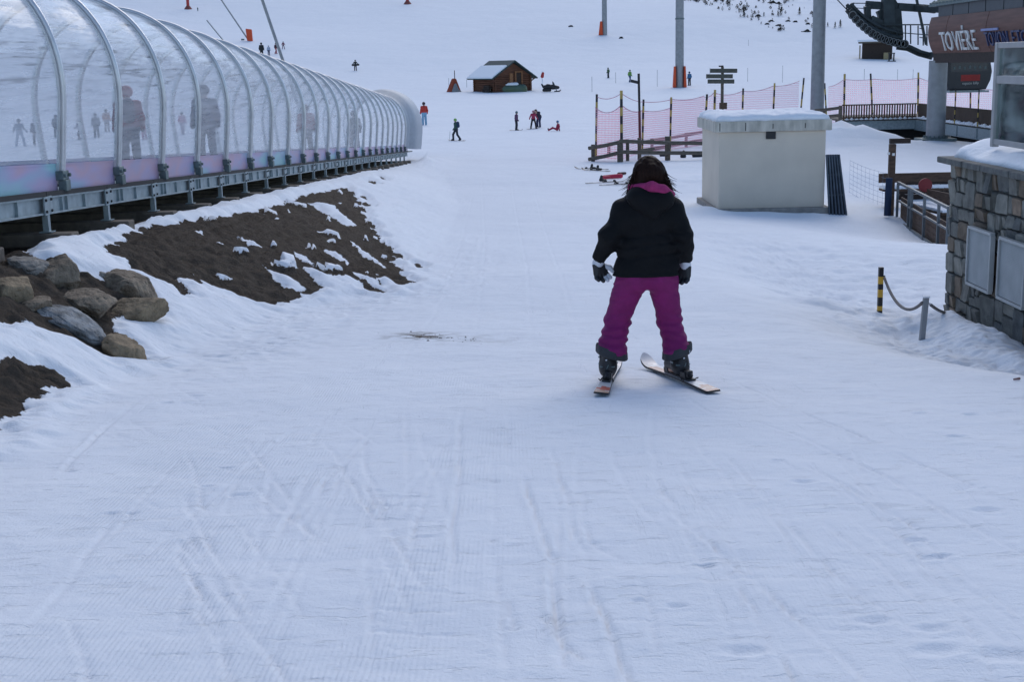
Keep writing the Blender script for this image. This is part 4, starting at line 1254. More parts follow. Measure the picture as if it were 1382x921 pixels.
for i in range(14):
    t = i / 13 * (len(arc) - 1); k = min(int(t), len(arc) - 2); f_ = t - k
    p = wp(arc[k][0] + (arc[k + 1][0] - arc[k][0]) * f_, arc[k][1] + (arc[k + 1][1] - arc[k][1]) * f_)
    mb = MB(); c = p + Vector((0, -.42, -.10)); n = 20
    mb.cyl(c + Vector((0, -.05, 0)), c + Vector((0, .05, 0)), .235, n=20, mi=0)
    ring = [c + Vector((.20 * math.cos(a * 2 * math.pi / n), -.06, .20 * math.sin(a * 2 * math.pi / n))) for a in range(n + 1)]
    mb.tube(ring, .02, 6, mi=1, cap=False)
    mb.build('rope_wheel', [M['rubber'], M['ring']], lm)
mb = MB()
_wk[0] = -1
_wk[0] += 1; mb.bar(wq(1200, 55), wq(1197, -30), .62, .5); _wk[0] += 1; mb.bar(wq(1213, 50), wq(1210, 12), .42, .4); _wk[0] += 1; mb.bar(wq(1210, 12), wq(1196, -12), .4, .4)
_wk[0] += 1; mb.bar(wq(1178, 38), wq(1205, 6), .5, .4); _wk[0] += 1; mb.bar(wq(1168, 6), wq(1262, 12), .5, .42); _wk[0] += 1; mb.bar(wq(1212, 8), wq(1262, 14), .34, .3)
_wk[0] += 1; mb.bar(wq(1170, 8), wq(1172, 34), .34, .3); _wk[0] += 1; mb.bar(wq(1186, 14), wq(1200, 48), .4, .3); _wk[0] += 1; mb.bar(wq(1236, -6), wq(1250, 60), .12, .12); _wk[0] += 1; mb.bar(wq(1176, 24), wq(1216, 44), .3, .3)
mb.build('mast', M['lift'], lm)
mb = MB()
for a, b in (((1152, 16), (1152, 3)), ((1170, 28), (1170, 3))): mb.bar(wp(*a), wp(*b), .05, .05)
mb.bar(wp(1152, 4), wp(1176, 4), .05, .05); mb.bar(wp(1152, 10), wp(1176, 12), .04, .04)
for x_ in (1195, 1222, 1229, 1239, 1246, 1251): mb.bar(wp(x_, 32 + (x_ - 1195) * .05), wp(x_, 55 + (x_ - 1195) * .12), .06, .06)
mb.bar(wp(1190, 33), wp(1256, 33), .07, .07); mb.bar(wp(1190, 42), wp(1256, 47), .05, .05)
mb.bar(wp(1241, 38), wp(1247, 38), .05, .05); mb.bar(wp(1241, 50), wp(1247, 51), .05, .05)
mb.build('guard_rail', M['lift'], lm)
mb = MB()
q = [wp(1210, 60), wp(1225, 62), wp(1240, 69), wp(1258, 74)]
for a, b in zip(q[:-1], q[1:]): mb.bar(a, b, .8, .14); mb.bar(a + Vector((0, 0, -.16)), b + Vector((0, 0, -.16)), .1, .22)
mb.build('catwalk', M['lift'], lm)
mb = MB()
mb.bar(wp(1258, 12) + Vector((0, .5, 0)), (24.6, 67, 2.0), .34, .3); mb.bar(wp(1256, 74), (24.6, 67.2, .4), .3, .3); mb.bar(wp(1236, 10) + Vector((0, .8, 0)), (26, 67.4, 2.1), .34, .3); mb.build('carrying_beam', M['lift'], lm)
cb = MB(); a = wp(1149, 19); d_ = (wp(1149, 19) - wp(1127, -4)); cb.tube([a, a - d_ * 6.0 + Vector((0, 60, 0)) * 0], .03, 6)
tag(cb.build('lift_cable', M['rubber']), 'dark haul cable rising from the row of rope wheels', 'cable')

# ------------------------------------------------------------------ pylons
def pylon(px, py, r, label, top, bands=(), pad=None, Y=None, r2=None):
    p = hit(px, py) if Y is None else Vector((at(px, py, Y).x, Y, g(at(px, py, Y).x, Y)))
    t = thing('lift_pylon', label, 'pylon', p)
    MB().cyl(p + Vector((0, 0, -1)), p + Vector((0, 0, top)), r, r2 or r * .82, 28).build('shaft', M['pole'], t, smooth=50)
    mb = MB()
    for b in bands: mb.cyl(p + Vector((0, 0, b)), p + Vector((0, 0, b + .16)), r * 1.06, n=28)
    if bands: mb.build('flange', M['galv_dark'], t, smooth=50)
    if pad:
        side, ph, pw = pad
        for sx in side:
            mb = MB(); c = p + Vector((sx * (r + pw * .3), -.15, 0))
            mb.prism([(-pw * .75, 0), (pw * .55, 0), (pw * .35, ph), (-pw * .25, ph)] if sx < 0 else [(pw * .75, 0), (-pw * .55, 0), (-pw * .35, ph), (pw * .25, ph)], -.5, .5, (c, Vector((1, 0, 0)), Vector((0, 1, 0)), Vector((0, 0, 1))))
            mb.build('crash_pad', M['orange'] if ph < 3.2 else M['red'], t, bevel=.08)
    return t, p


pylon(917, 118, .56, 'tall grey lift pylon with red crash pads at its foot', 18, (8.6,), ((-1, 1), 2.7, .30), r2=.50)
pylon(816, 47, .52, 'small distant grey lift pylon with one orange pad', 18, (), ((-1,), 2.6, .62))
pylon(1102, 176, .40, 'thick grey pylon rising behind the utility box', 14, (), None, Y=78)
for (px, py, lb) in ((254, 12, 'distant red footed pylon above the near end of the tunnel'), (550, 5, 'tiny red footed pylon high on the slope at the picture top')):
    p = hit(px, py); s_ = p.y / F
    t = thing('padded_pylon', lb, 'pylon', p)
    MB().cyl(p + Vector((0, 0, -1)), p + Vector((0, 0, 12)), s_ * 2.0, s_ * 1.6, 12).build('shaft', M['red'], t, smooth=50)
    MB().cyl(p + Vector((0, 0, -.3)), p + Vector((0, 0, 4 * s_)), s_ * 6.5, s_ * 2.2, 12).build('foot_pad', mat('dull_red_pad', (.22, .06, .05), .8), t, smooth=50)


def lean_pole(top, bot, Yb, r, label, pad=None):
    p = hit(*bot) if Yb is None else at(*bot, Yb)
    if Yb is not None: p.z = g(p.x, p.y)
    q = at(*top, p.y)
    t = thing('leaning_pole', label, 'pole', p)
    MB().cyl(p - (q - p) * .03, q, r, r * .9, 12).build('shaft', M['pole'] if r > .05 else M['galv'], t, smooth=50)
    if pad:
        s_ = p.y / F; mb = MB(); u = (q - p).normalized()
        mb.prism([(-2 * s_, 1 * s_), (5 * s_, 0), (4.4 * s_, 15.5 * s_), (-3.2 * s_, 16.5 * s_)], -.35, .35, (p + Vector((0, 0, -.1)), Vector((1, 0, 0)), Vector((0, 1, 0)), Vector((0, 0, 1))))
        mb.build('orange_pad', M['orange'], t, bevel=.08)
        MB().box(p + Vector((-8 * s_, 0, 2 * s_)), (4 * s_, .3, 2 * s_)).build('foot', M['galv_dark'], t)


lean_pole((345, -27), (424, 190), 71, .085, 'thick grey pole leaning behind the tunnel roof')
lean_pole((291, -12), (336, 55), None, .14, 'thin leaning pole with an orange pad at its foot', True)
lean_pole((279, 27), (322, 80), None, .11, 'thin grey leaning pole rising behind the tunnel roof')

# ------------------------------------------------------------------ fences
def striped(mb, p, top, r, n=9, base=1):
    p = Vector(p); top = Vector(top)
    for i in range(n):
        a = p.lerp(top, i / n); b = p.lerp(top, (i + .999) / n); mb.cyl(a, b, r, n=8, mi=(i + base) % 2)


def net_material(nm, c, cell):
    m, nt, b = new_mat(nm); N, L = nt.nodes, nt.links
    b.inputs['Base Color'].default_value = rgb(c); b.inputs['Roughness'].default_value = .8
    uv = N.new('ShaderNodeUVMap'); sp = N.new('ShaderNodeSeparateXYZ'); L.new(uv.outputs[0], sp.inputs[0])
    outs = []
    for ax, off in (('X', 0), ('Y', 0)):
        d = N.new('ShaderNodeMath'); d.operation = 'DIVIDE'; L.new(sp.outputs[ax], d.inputs[0]); d.inputs[1].default_value = cell
        f_ = N.new('ShaderNodeMath'); f_.operation = 'FRACT'; L.new(d.outputs[0], f_.inputs[0])
        l_ = N.new('ShaderNodeMath'); l_.operation = 'LESS_THAN'; L.new(f_.outputs[0], l_.inputs[0]); l_.inputs[1].default_value = .28
        outs.append(l_.outputs[0])
    mx = N.new('ShaderNodeMath'); mx.operation = 'MAXIMUM'; L.new(outs[0], mx.inputs[0]); L.new(outs[1], mx.inputs[1])
    tr = N.new('ShaderNodeBsdfTransparent'); ms = N.new('ShaderNodeMixShader')
    tl = N.new('ShaderNodeBsdfTranslucent'); tl.inputs['Color'].default_value = rgb(c); m3 = N.new('ShaderNodeMixShader'); m3.inputs[0].default_value = .55; L.new(b.outputs[0], m3.inputs[1]); L.new(tl.outputs[0], m3.inputs[2])
    L.new(mx.outputs[0], ms.inputs[0]); L.new(tr.outputs[0], ms.inputs[1]); L.new(m3.outputs[0], ms.inputs[2]); L.new(ms.outputs[0], nt.nodes['Material Output'].inputs['Surface'])
    return m


M['net'] = net_material('pink_net', (.95, .52, .62), .10)
M['net_pale'] = net_material('pale_net', (.95, .66, .74), .12)


def net_span(a, b, ha, hb, sag, parent, m, low=.05, n=14, u0=0.0):
    L_ = (b - a).length; vs = []; fs = []; uv = []
    rows = 6
    off = ORIGIN[parent]
    for i in range(n + 1):
        t = i / n; p = a.lerp(b, t); h_ = ha + (hb - ha) * t - sag * 4 * t * (1 - t); bulge = .06 * math.sin(math.pi * t)
        for j in range(rows + 1):
            s_ = j / rows; vs.append((p.x - off.x, p.y - off.y - bulge * math.sin(math.pi * s_), p.z + low + (h_ - low) * s_ - off.z)); uv.append((u0 + t * L_, low + (h_ - low) * s_))
    for i in range(n):
        for j in range(rows): k = i * (rows + 1) + j; fs.append((k, k + rows + 1, k + rows + 2, k + 1))
    me_ = bpy.data.meshes.new('net'); me_.from_pydata(vs, [], fs); me_.materials.append(m)
    ul = me_.uv_layers.new(name='UVMap')
    for lp in me_.loops: ul.data[lp.index].uv = uv[lp.vertex_index]
    o = bpy.data.objects.new('net', me_); COL.objects.link(o); o.parent = parent; ORIGIN[o] = off
    tp = MB(); tp.tube([Vector(vs[i * (rows + 1) + rows]) + off for i in range(n + 1)], .016, 5); tp.build('border_cord', M['net_cord'], o, root=parent)


M['net_cord'] = mat('net_cord', (.55, .25, .33), .8)


def on_ground(px, py, Y): p = at(px, py, Y); return Vector((p.x, Y, g(p.x, Y)))


def net_fence(nodes, label, m, net_h):
    p0 = on_ground(*nodes[0][:3]); t = thing('safety_net_fence', label, 'net fence', p0)
    tops = []
    for i, (px, py, Y, tpx, tpy, r) in enumerate(nodes):
        p = on_ground(px, py, Y); q = at(tpx, tpy, Y)
        mb = MB(); striped(mb, p + Vector((0, 0, -.2)), q, r, 9, i % 2)
        mb.build('post', [M['black'], M['yellow_pale']], t); tops.append((p, q))
    for (p, q), (p2, q2), hfrac, sg in zip(tops[:-1], tops[1:], net_h[0], net_h[1]):
        if hfrac <= 0: continue
        net_span(p, p2, (q.z - p.z) * hfrac, (q2.z - p2.z) * hfrac, sg, t, m)
        if hfrac < .9:
            mb = MB(); pts = []
            for i in range(13):
                s_ = i / 12; pp = q.lerp(q2, s_); pp.z -= .12 + sg * 2.2 * s_ * (1 - s_); pts.append(pp)
            mb.tube(pts, .015, 5); mb.build('top_cord', M['net_cord'], t)


M['yellow_pale'] = mat('faded_yellow', (.42, .30, .08), .6)
net_fence([(804, 204, 60, 805.5, 127, .05), (839, 209, 58.5, 838.5, 122, .062), (866.5, 198, 64, 868.5, 134, .05), (904, 196, 66, 906, 131, .05), (950, 192, 70, 954, 127, .05)],
          'tall pink safety net between striped posts beside the low timber fence', M['net'], ((.80, .80, .80, .97), (.28, .16, .10, .12)))
net_fence([(950, 192, 70.6, 954.6, 127, .045), (963, 190, 71, 965, 121, .06), (1001, 186, 73, 1003, 119, .05), (1042, 184, 76, 1045.5, 112, .05), (1077, 180, 80, 1085, 105, .05)],
          'faint pink safety net running behind the utility box', M['net_pale'], ((.95, .95, .95, .95), (.1, .16, .12, .10)))
net_fence([(1117, 165, 86, 1113, 112, .05), (1139, 160, 87, 1140, 99.5, .07), (1179, 159, 87, 1175, 99, .06), (1239, 157, 87, 1239.5, 97.5, .06), (1310, 157, 87, 1310, 110, .05), (1372, 156, 87, 1372, 112, .05)],
          'wide pale safety net standing behind the timber deck', M['net_pale'], ((.92, .9, .9, .9, .9), (.1, .06, .1, .2, .2)))
for px, tpy, Y, lb in ((1286, 118, 71, 'striped post on the deck edge close to the pillar'), (1317, 121, 68, 'striped post on the deck edge close to the glass windbreak')):
    p = Vector((23.5, 23.5 * F / (px - 691 + 2), DZ)); mb = MB(); q = at(px - 1, tpy, p.y); q.x = p.x; striped(mb, p, q, .035, 8)
    t = mb.build('striped_post', [M['black'], M['yellow_pale']]); tag(t, lb, 'post')


def rail_fence(label, posts, rails, mat_=None):
    pts = []
    p0 = on_ground(*posts[0][:3]); t = thing('timber_fence', label, 'fence', p0)
    for (px, py, Y, tpy, w_) in posts:
        p = on_ground(px, py, Y); q = at(px, tpy, Y); pts.append((p, q))
        mb = MB(); mb.cyl(p + Vector((0, 0, -.3)), Vector((p.x, p.y, q.z)), w_ / 2, n=10); mb.build('post', M['wood_grey'], t, smooth=50)
    for (a, ya, Ya, b, yb_, Yb) in rails:
        A = at(a, ya, Ya); B = at(b, yb_, Yb); mb = MB(); mb.tube([A, A.lerp(B, .5) + Vector((0, 0, -.02)), B], .085, 10); mb.build('rail', M['wood_grey'], t, smooth=50)


rail_fence('low weathered timber fence below the pink net', [(800.5, 214, 59, 195, .17), (837, 213, 58, 190, .26), (847, 212, 58.6, 188, .15), (863, 210, 59.5, 186, .17), (901, 213, 58.5, 184, .24), (952, 213, 58.5, 188, .2)],
           [(795, 200, 58.9, 838, 191.5, 57.8), (795, 215, 58.9, 838, 205.5, 57.8), (836, 190.5, 57.8, 956, 193.5, 58.3), (836, 205, 57.8, 956, 206.5, 58.3)])
rail_fence('timber fence receding behind the low front fence', [(822, 207, 63, 198, .15), (880, 202, 66, 187, .16), (926, 199, 70, 179, .17), (951, 194, 73, 175, .18)],
           [(862, 193, 63, 953, 177, 73), (862, 204, 63, 953, 188, 73)])
rail_fence('short timber fence joining the deck guard', [(1112, 166, 72, 146, .15), (1134, 160, 71, 142.5, .2)], [(1100, 149, 72, 1136, 145, 71), (1100, 158, 72, 1136, 155, 71)])
for i, (px, py, lb) in enumerate(((897, 211, 'dark bag lying at the foot of the thick fence post'), (922, 213, 'small dark bag standing alone below the timber fence'), (941, 212, 'dark heap of ski bags beside the utility box'))):
    p = hit(px, py); s_ = p.y / F
    pr = [((-4 * s_, 0, .08), (4 * s_, 0, .06), .11, .08, 0)] if i != 1 else [((0, 0, .08), (.02, 0, .28), .14, .06, 0)]
    if i == 2: pr += [((.1, .1, .1), (.34, .12, .08), .10, .08, 0)]
    o = sdf_mesh('sports_bag', pr, [M['black']], .03, xf=Matrix.Translation(p)); tag(o, lb, 'bag')

# sign post with three boards
p = on_ground(974, 200, 60)
sp = thing('direction_sign', 'wooden direction sign with three stacked arrow boards on a post', 'sign post', p)
zt = at(974, 90, 60).z
MB().cyl(p + Vector((0, 0, -.3)), Vector((p.x, 60, zt)), .075, .065, 10).build('upright', M['wood_grey'], sp, smooth=50)
for (a, b, y0, y1, d_) in ((958.5, 995, 92.5, 98, 1), (953, 989, 100, 105.5, -1), (955, 991, 107, 112.5, -1)):
    A = at(a, (y0 + y1) / 2, 59.88); B = at(b, (y0 + y1) / 2, 59.88); h_ = (y1 - y0) / F * 60 / 2; c = (A + B) / 2; L_ = (B - A).length / 2
    mb = MB(); pts = [(-L_, -h_), (L_, -h_), (L_ + .0, h_), (-L_, h_)]
    mb.prism(pts, -.02, .02, (c, Vector((1, 0, -.022)), Vector((0, 1, 0)), Vector((.022, 0, 1)))); mb.build('arrow_board', mat('sign_board', (.085, .085, .07), .85, var=.2), sp)
MB().box((p.x - .06, 60, zt + .03), (.2, .1, .06)).build('cap', M['wood_dark'], sp)
mb = MB(); zf = at(974, 143, 59.5).z; mb.box((p.x, 59.7, zf), (.3, .3, .28)); mb.build('collar', M['wood_brown'], sp)
# slim speaker mast
p = on_ground(864, 192, 61)
ms = thing('loudspeaker_mast', 'slim dark red mast with a small black loudspeaker arm', 'mast', p)
zt = at(861.5, 99, 61).z; zm_ = at(862, 150, 61).z
MB().cyl(p + Vector((0, 0, -.2)), Vector((p.x - .03, 61, zm_)), .06, n=10).build('lower_shaft', mat('dark_red_mast', (.12, .018, .025), .6), ms)
MB().cyl(Vector((p.x - .03, 61, zm_)), Vector((p.x - .06, 61, zt)), .055, n=10).build('upper_shaft', M['black'], ms)
sp_ = at(856, 110, 61); mb = MB(); mb.box(sp_, (.34, .26, .13), Matrix.Rotation(.25, 3, 'Y')); mb.build('loudspeaker', M['black'], ms)

# ------------------------------------------------------------------ chalet and what stands round it
p = hit(668, 125); k = p.y / F
ang = math.radians(33); gv = Vector((math.cos(ang), math.sin(ang), 0)); rv = Vector((-math.sin(ang), math.cos(ang), 0))
ch = thing('log_chalet', 'small brown log chalet with snow on one half of the roof', 'chalet', p)
WG, WL, HE, HA = 47 * k / math.cos(ang), 27 * k / math.sin(ang), 22 * k, 40 * k
Mc = Matrix(((gv.x, rv.x, 0, p.x), (gv.y, rv.y, 0, p.y), (0, 0, 1, p.z), (0, 0, 0, 1)))
M['log'] = mat('log_wall', (.075, .028, .014), .8, c2=(.16, .062, .03), vscale=1.6, stretch=(.6, .6, 5))
mb = MB(Mc)
nl = 9
for i in range(nl):
    z_ = (i + .5) * HE / nl; r__ = HE / nl * .52
    mb.cyl((-.25, .0, z_), (WG + .25, .0, z_), r__, n=8); mb.cyl((-.25, WL, z_), (WG + .25, WL, z_), r__, n=8)
    mb.cyl((0, -.25, z_), (0, WL + .25, z_), r__, n=8); mb.cyl((WG, -.25, z_), (WG, WL + .25, z_), r__, n=8)
mb.build('log_wall', M['log'], ch, smooth=50)
mb = MB(Mc)
for yv in (0.02, WL - .02):
    mb.prism([(0, HE), (WG, HE), (WG / 2, HA - .1)], yv - .08, yv + .08)
mb.build('gable', M['log'], ch)
ov = .75; sl = (HA - HE) / (WG / 2)
for s in (0, 1):
    mb = MB(Mc)
    def rpz(x): return HA - abs(x - WG / 2) * sl
    xs_ = [WG / 2, -ov] if s == 0 else [WG / 2, WG + ov]
    mb.prism([(xs_[0], rpz(xs_[0])), (xs_[1], rpz(xs_[1])), (xs_[1], rpz(xs_[1]) + .16), (xs_[0], rpz(xs_[0]) + .16)], -ov, WL + ov)
    rf = mb.build('roof', mat('green_roof%d' % s, (.03, .055, .055), .7, var=.2), ch)
    if s == 0:
        mb = MB(Mc); xa, xb = WG / 2 - 1.15, -ov - .05
        mb.prism([(xa, rpz(xa) + .162), (xb, rpz(xb) + .162), (xb + .02, rpz(xb) + .36), (xa - .12, rpz(xa) + .34)], -ov + .1, WL + ov)
        mb.build('snow_cover', M['snow_cap'], rf, root=ch, bevel=.06)
mb = MB(Mc); mb.box((WG * .66, -.14, HE * .62), (.75, .1, HE * 1.02)); dr = mb.build('door', M['wood_dark'], ch)
mb = MB(Mc)
for xx in (WG * .66 - .48, WG * .66 + .48): mb.box((xx, -.2, HE * .62), (.16, .12, HE * 1.1))
mb.box((WG * .66, -.2, HE * 1.2), (1.2, .12, .15)); mb.box((WG * .45, -.16, HE * .62), (.5, .08, HE)); mb.build('door_frame', mat('pale_wood', (.24, .11, .045), .8), ch)
mb = MB(Mc)
for x_, s in ((-ov + .2, 1), (WG + ov - .2, -1)): mb.bar((x_, -.4, rpz(x_) - .05), (x_ + .7 * s, -.05, HE * .55), .14, .14)
mb.build('roof_brace', M['log'], ch)
mb = MB(Mc)
for i in range(26): mb.cyl((-.2 - .32 * (i % 2), .4 + .22 * (i // 4), .12 + .22 * (i % 4)), (-.75, .4 + .22 * (i // 4), .12 + .22 * (i % 4)), .11, n=7)
o = mb.build('firewood_stack', M['wood_dark']); tag(o, 'dark firewood stacked against the chalet side wall', 'firewood')
q = hit(687, 124); k = q.y / F
tb = thing('covered_sledge', 'snow topped green and blue tarpaulin load in front of the chalet door', 'covered load', q)
o = sdf_mesh('tarpaulin', [((-16 * k, 0, .35), (18 * k, .3, .35), .55, .6, 0), ((-26 * k, 0, .15), (20 * k, 0, .15), .3, .4, 0)], [mat('tarpaulin', (.035, .09, .11), .6, c2=(.13, .16, .05), vscale=.35)], .06, xf=Matrix.Translation(q), parent=tb)
o = sdf_mesh('snow_cover', [((-17 * k, 0, .85), (10 * k, .2, .9), .26, .3, 0), ((-30 * k, -.1, .2), (-14 * k, -.1, .6), .2, .3, 0)], [M['snow_cap']], .06, xf=Matrix.Translation(q), parent=tb)
# orange padded shelter with pole
q = hit(613, 124); k = q.y / F
rd = thing('padded_shelter', 'orange padded cone shelter with a grey front beside the chalet', 'shelter', q)
sdf_mesh('orange_padding', [((-4 * k, .2, .1), (-1 * k, .2, 15 * k), 5.5 * k, 2.6 * k, 0), ((5 * k, .5, .1), (1 * k, .3, 15 * k), 3.5 * k, 2.6 * k, 0), ((-9 * k, 0, .05), (-3 * k, 0, .1), 1.2 * k, 1.5 * k, 0)], [mat('dull_orange', (.28, .055, .025), .8)], .05, xf=Matrix.Translation(q), parent=rd)
sdf_mesh('grey_front', [((2 * k, -4 * k, .1), (2 * k, -1.6 * k, 9 * k), 5 * k, 2 * k, 0, (1, 1.5, 1)), ((8 * k, -2 * k, .02), (6 * k, -2 * k, .2), 1.6 * k, 1 * k, 0)], [mat('grey_cover', (.20, .21, .22), .8)], .05, xf=Matrix.Translation(q), parent=rd)
MB().cyl(q + Vector((.1, .4, 1)), q + Vector((.1, .4, 28 * k)), .05, n=8).build('pole', M['wood_dark'], rd)
# snowmobile
q = hit(744, 124); k = q.y / F
sm_ = thing('snowmobile', 'dark snowmobile parked on the snow beyond the chalet', 'snowmobile', q)
Ms = Matrix.Translation(q)
sdf_mesh('body', [((-8 * k, 0, .62), (2 * k, 0, .66), .26, .24, 0), ((2 * k, 0, .6), (9 * k, 0, .52), .34, .2, 0), ((-10 * k, 0, .6), (-12.5 * k, 0, .95), .16, .10, 0), ((-5 * k, 0, .8), (-2 * k, 0, .78), .2, .18, 0)], [M['black']], .05, xf=Ms, parent=sm_)
sdf_mesh('windshield', [((3.5 * k, 0, .9), (2.2 * k, 0, 1.2), .2, .12, 0, (1.6, 1, 1))], [M['cabin_glass']], .04, xf=Ms, parent=sm_)
MB(Ms).tube([(1.5 * k, -.35, 1.05), (1.5 * k, .35, 1.05)], .03, 8).build('handlebar', M['galv_dark'], sm_)
MB(Ms).prism([(-12 * k, .22), (-11 * k, .04), (-1 * k, .03), (.5 * k, .25), (-1 * k, .42), (-11 * k, .42)], -.2, .2).build('track', M['rubber'], sm_, bevel=.05)
for s in (-1, 1):
    MB(Ms).tube([(4 * k, s * .45, .05), (10.5 * k, s * .45, .05), (12.6 * k, s * .45, .22)], .06, 8).build('ski', M['rubber'], sm_)
    MB(Ms).bar((7 * k, s * .45, .08), (6 * k, s * .2, .5), .06, .06).build('strut', M['galv_dark'], sm_)
q = hit(732, 117); k = q.y / F
fl_ = thing('marker_flag', 'pole with an orange bundle standing beside the snowmobile', 'marker', q)
MB().cyl(q, q + Vector((0, 0, 20 * k)), .06, n=8).build('pole', M['snow_cap'], fl_)
sdf_mesh('bundle', [((0, 0, 13.5 * k), (.1, 0, 17.5 * k), 2.2 * k, 1.8 * k, 0)], [M['red']], .05, xf=Matrix.Translation(q), parent=fl_)

# dark shack near the row of wheels
q = hit(1183, 80); k = q.y / F
sh = thing('timber_shack', 'dark timber shack with snowy flat roof below the rope wheels', 'shack', q)
Mk = Matrix.Translation(q) @ Matrix.Rotation(math.radians(-18), 4, 'Z')
W1, D1, H1 = 38 * k, 22 * k, 21 * k
MB(Mk).box((0, D1 / 2, H1 / 2 - .5), (W1, D1, H1 + 1)).build('wall', M['wood_dark'], sh)
mb = MB(Mk); mb.box((0, D1 / 2, H1 + .12), (W1 + 1.2, D1 + 1.2, .22)); rf = mb.build('roof', M['wood_grey'], sh)
mb = MB(Mk); mb.box((-.3, D1 / 2 - .3, H1 + .42), (W1 + 1.0, D1 + .8, .36)); mb.build('snow_cover', M['snow_cap'], rf, root=sh, bevel=.15)
mb = MB(Mk); mb.box((W1 * .34, -.3, .5), (8 * k, .5, 9 * k)); mb.build('board_panel', mat('pale_boards', (.30, .24, .13), .85), sh)
mb = MB(Mk); mb.box((-W1 / 2 - .35, .2, H1 / 2 - .3), (.22, .22, H1)); mb.build('corner_post', mat('pale_post', (.33, .27, .19), .8), sh)
qb = hit(1203, 83); mb = MB()
for dx in (-3, 3): mb.box(qb + Vector((dx * k, 0, 4.5 * k)), (1.1 * k, .4, 11 * k))
mb.box(qb + Vector((0, 0, 10.5 * k)), (8 * k, .5, 1.2 * k)); mb.box(qb + Vector((1 * k, .3, .3 * k)), (10 * k, .5, 1.4 * k))
o = mb.build('signboard', M['black']); 
tag(o, 'small dark framed stand beside the timber shack', 'stand')

# thin piste wands
for (px, py, h_) in ((799, 124, 20), (831, 112, 14), (887, 117, 22), (1009, 110, 18), (1056, 111, 22), (958, 106, 14), (1166, 116, 22), (1211, 112, 18), (1232, 108, 14), (1010, 62, 8), (606, 122, 16), (630, 118, 12)):
    q = hit(px, py); o = MB().cyl(q, q + Vector((0, 0, h_ * q.y / F)), .022, n=6).build('piste_wand', M['galv_dark'])
    tag(o, 'thin grey marker wand stuck in the snow slope', 'marker wand', 'thin marker wands on the slope')

# ------------------------------------------------------------------ brush, rocks and trees on the far flank
M['brush'] = mat('dark_brush', (.030, .026, .022), .95, var=.4)
M['conifer'] = mat('conifer', (.022, .032, .024), .95, var=.4)


def leafy(name, h_, w_, n, m, conifer=False, seed=0):
    r = np.random.default_rng(seed); mb = MB()
    for i in range(n):
        t = r.random() ** .8
        rad = w_ * ((1 - t) * .9 + .06) if conifer else w_ * math.sqrt(max(.05, 1 - (2 * t - .8) ** 2)) * .9
        a = r.random() * 6.283; rr = rad * math.sqrt(r.random()); c = Vector((math.cos(a) * rr, math.sin(a) * rr, h_ * (.05 + .95 * t)))
        s_ = (.10 + .14 * r.random()) * w_ * 1.6
        d1 = Vector(r.normal(size=3)).normalized(); d2 = d1.cross(Vector(r.normal(size=3))).normalized()
        if conifer: d1 = Vector((math.cos(a), math.sin(a), -.45)).normalized(); d2 = Vector((-math.sin(a), math.cos(a), .2))
        mb.add([c - d1 * s_, c + d2 * s_ * .5, c + d1 * s_, c - d2 * s_ * .5], [(0, 1, 2, 3)])
    return mb


def plant(name, label, cat, group, h_, w_, n, conifer, seed, loc):
    t = thing(name, label, cat, (0, 0, 0), group)
    leafy('crown', h_, w_, n, None, conifer, seed).build('crown' if conifer else 'foliage', M['conifer'] if conifer else M['brush'], t, fix=False)
    MB().cyl((0, 0, -.3), (0, 0, h_ * (.95 if conifer else .5)), w_ * .07, w_ * .02, 6).build('trunk' if conifer else 'stem', M['wood_dark'], t)
    t.location = loc; return t


rp_ = np.random.default_rng(31)
protos = []
cnt = 0
def far(px, py): return hit(px, py)
LBL_S = 'dark leafless shrub poking through the snow of the far flank'
spots = []
while len(spots) < 150:
    px = 925 + rp_.random() * 190; lim = 2 + (px - 935) * .36 - max(0, px - 1050) * .20
    py = rp_.random() ** 1.25 * max(3, lim) - 1
    if py < -2: continue
    dens = 1.0 if px < 1065 else .35
    if rp_.random() > dens: continue
    spots.append((px, py))
sizes = []
for i, (px, py) in enumerate(spots):
    q = far(px, py); k = q.y / F; hh = (2.2 + 4.5 * rp_.random() ** 2) * k
    if i < 5:
        t = plant('shrub', LBL_S, 'shrub', 'shrubs on the far flank', 4 * k, (1.4 + .25 * i) * k, 60, False, 60 + i, q); protos.append((t, 4 * k))
        t.scale = (hh / (4 * k),) * 3
    else:
        t, h0_ = protos[i % 5]; copy_tree(t, None, q, rp_.random() * 6, hh / h0_)
trees = [(1134, 37, 10), (1127, 38, 8), (1079, 20, 10), (1054, 21, 11), (1050, 22, 8), (1004, 23, 9), (1016, 24, 6), (1008, 9, 6), (985, 8, 6), (1031, 22, 6), (1097, 23, 7), (1117, 36, 6)]
for i, (px, py, hp) in enumerate(trees):
    q = far(px, py); k = q.y / F
    if i == 0: t0 = plant('conifer_tree', 'small dark conifer standing in the snow of the far flank', 'tree', 'small conifers on the far flank', 10 * k, 3.0 * k, 220, True, 5, q); h00 = 10 * k
    else: copy_tree(t0, None, q, rp_.random() * 6, hp * k / h00)
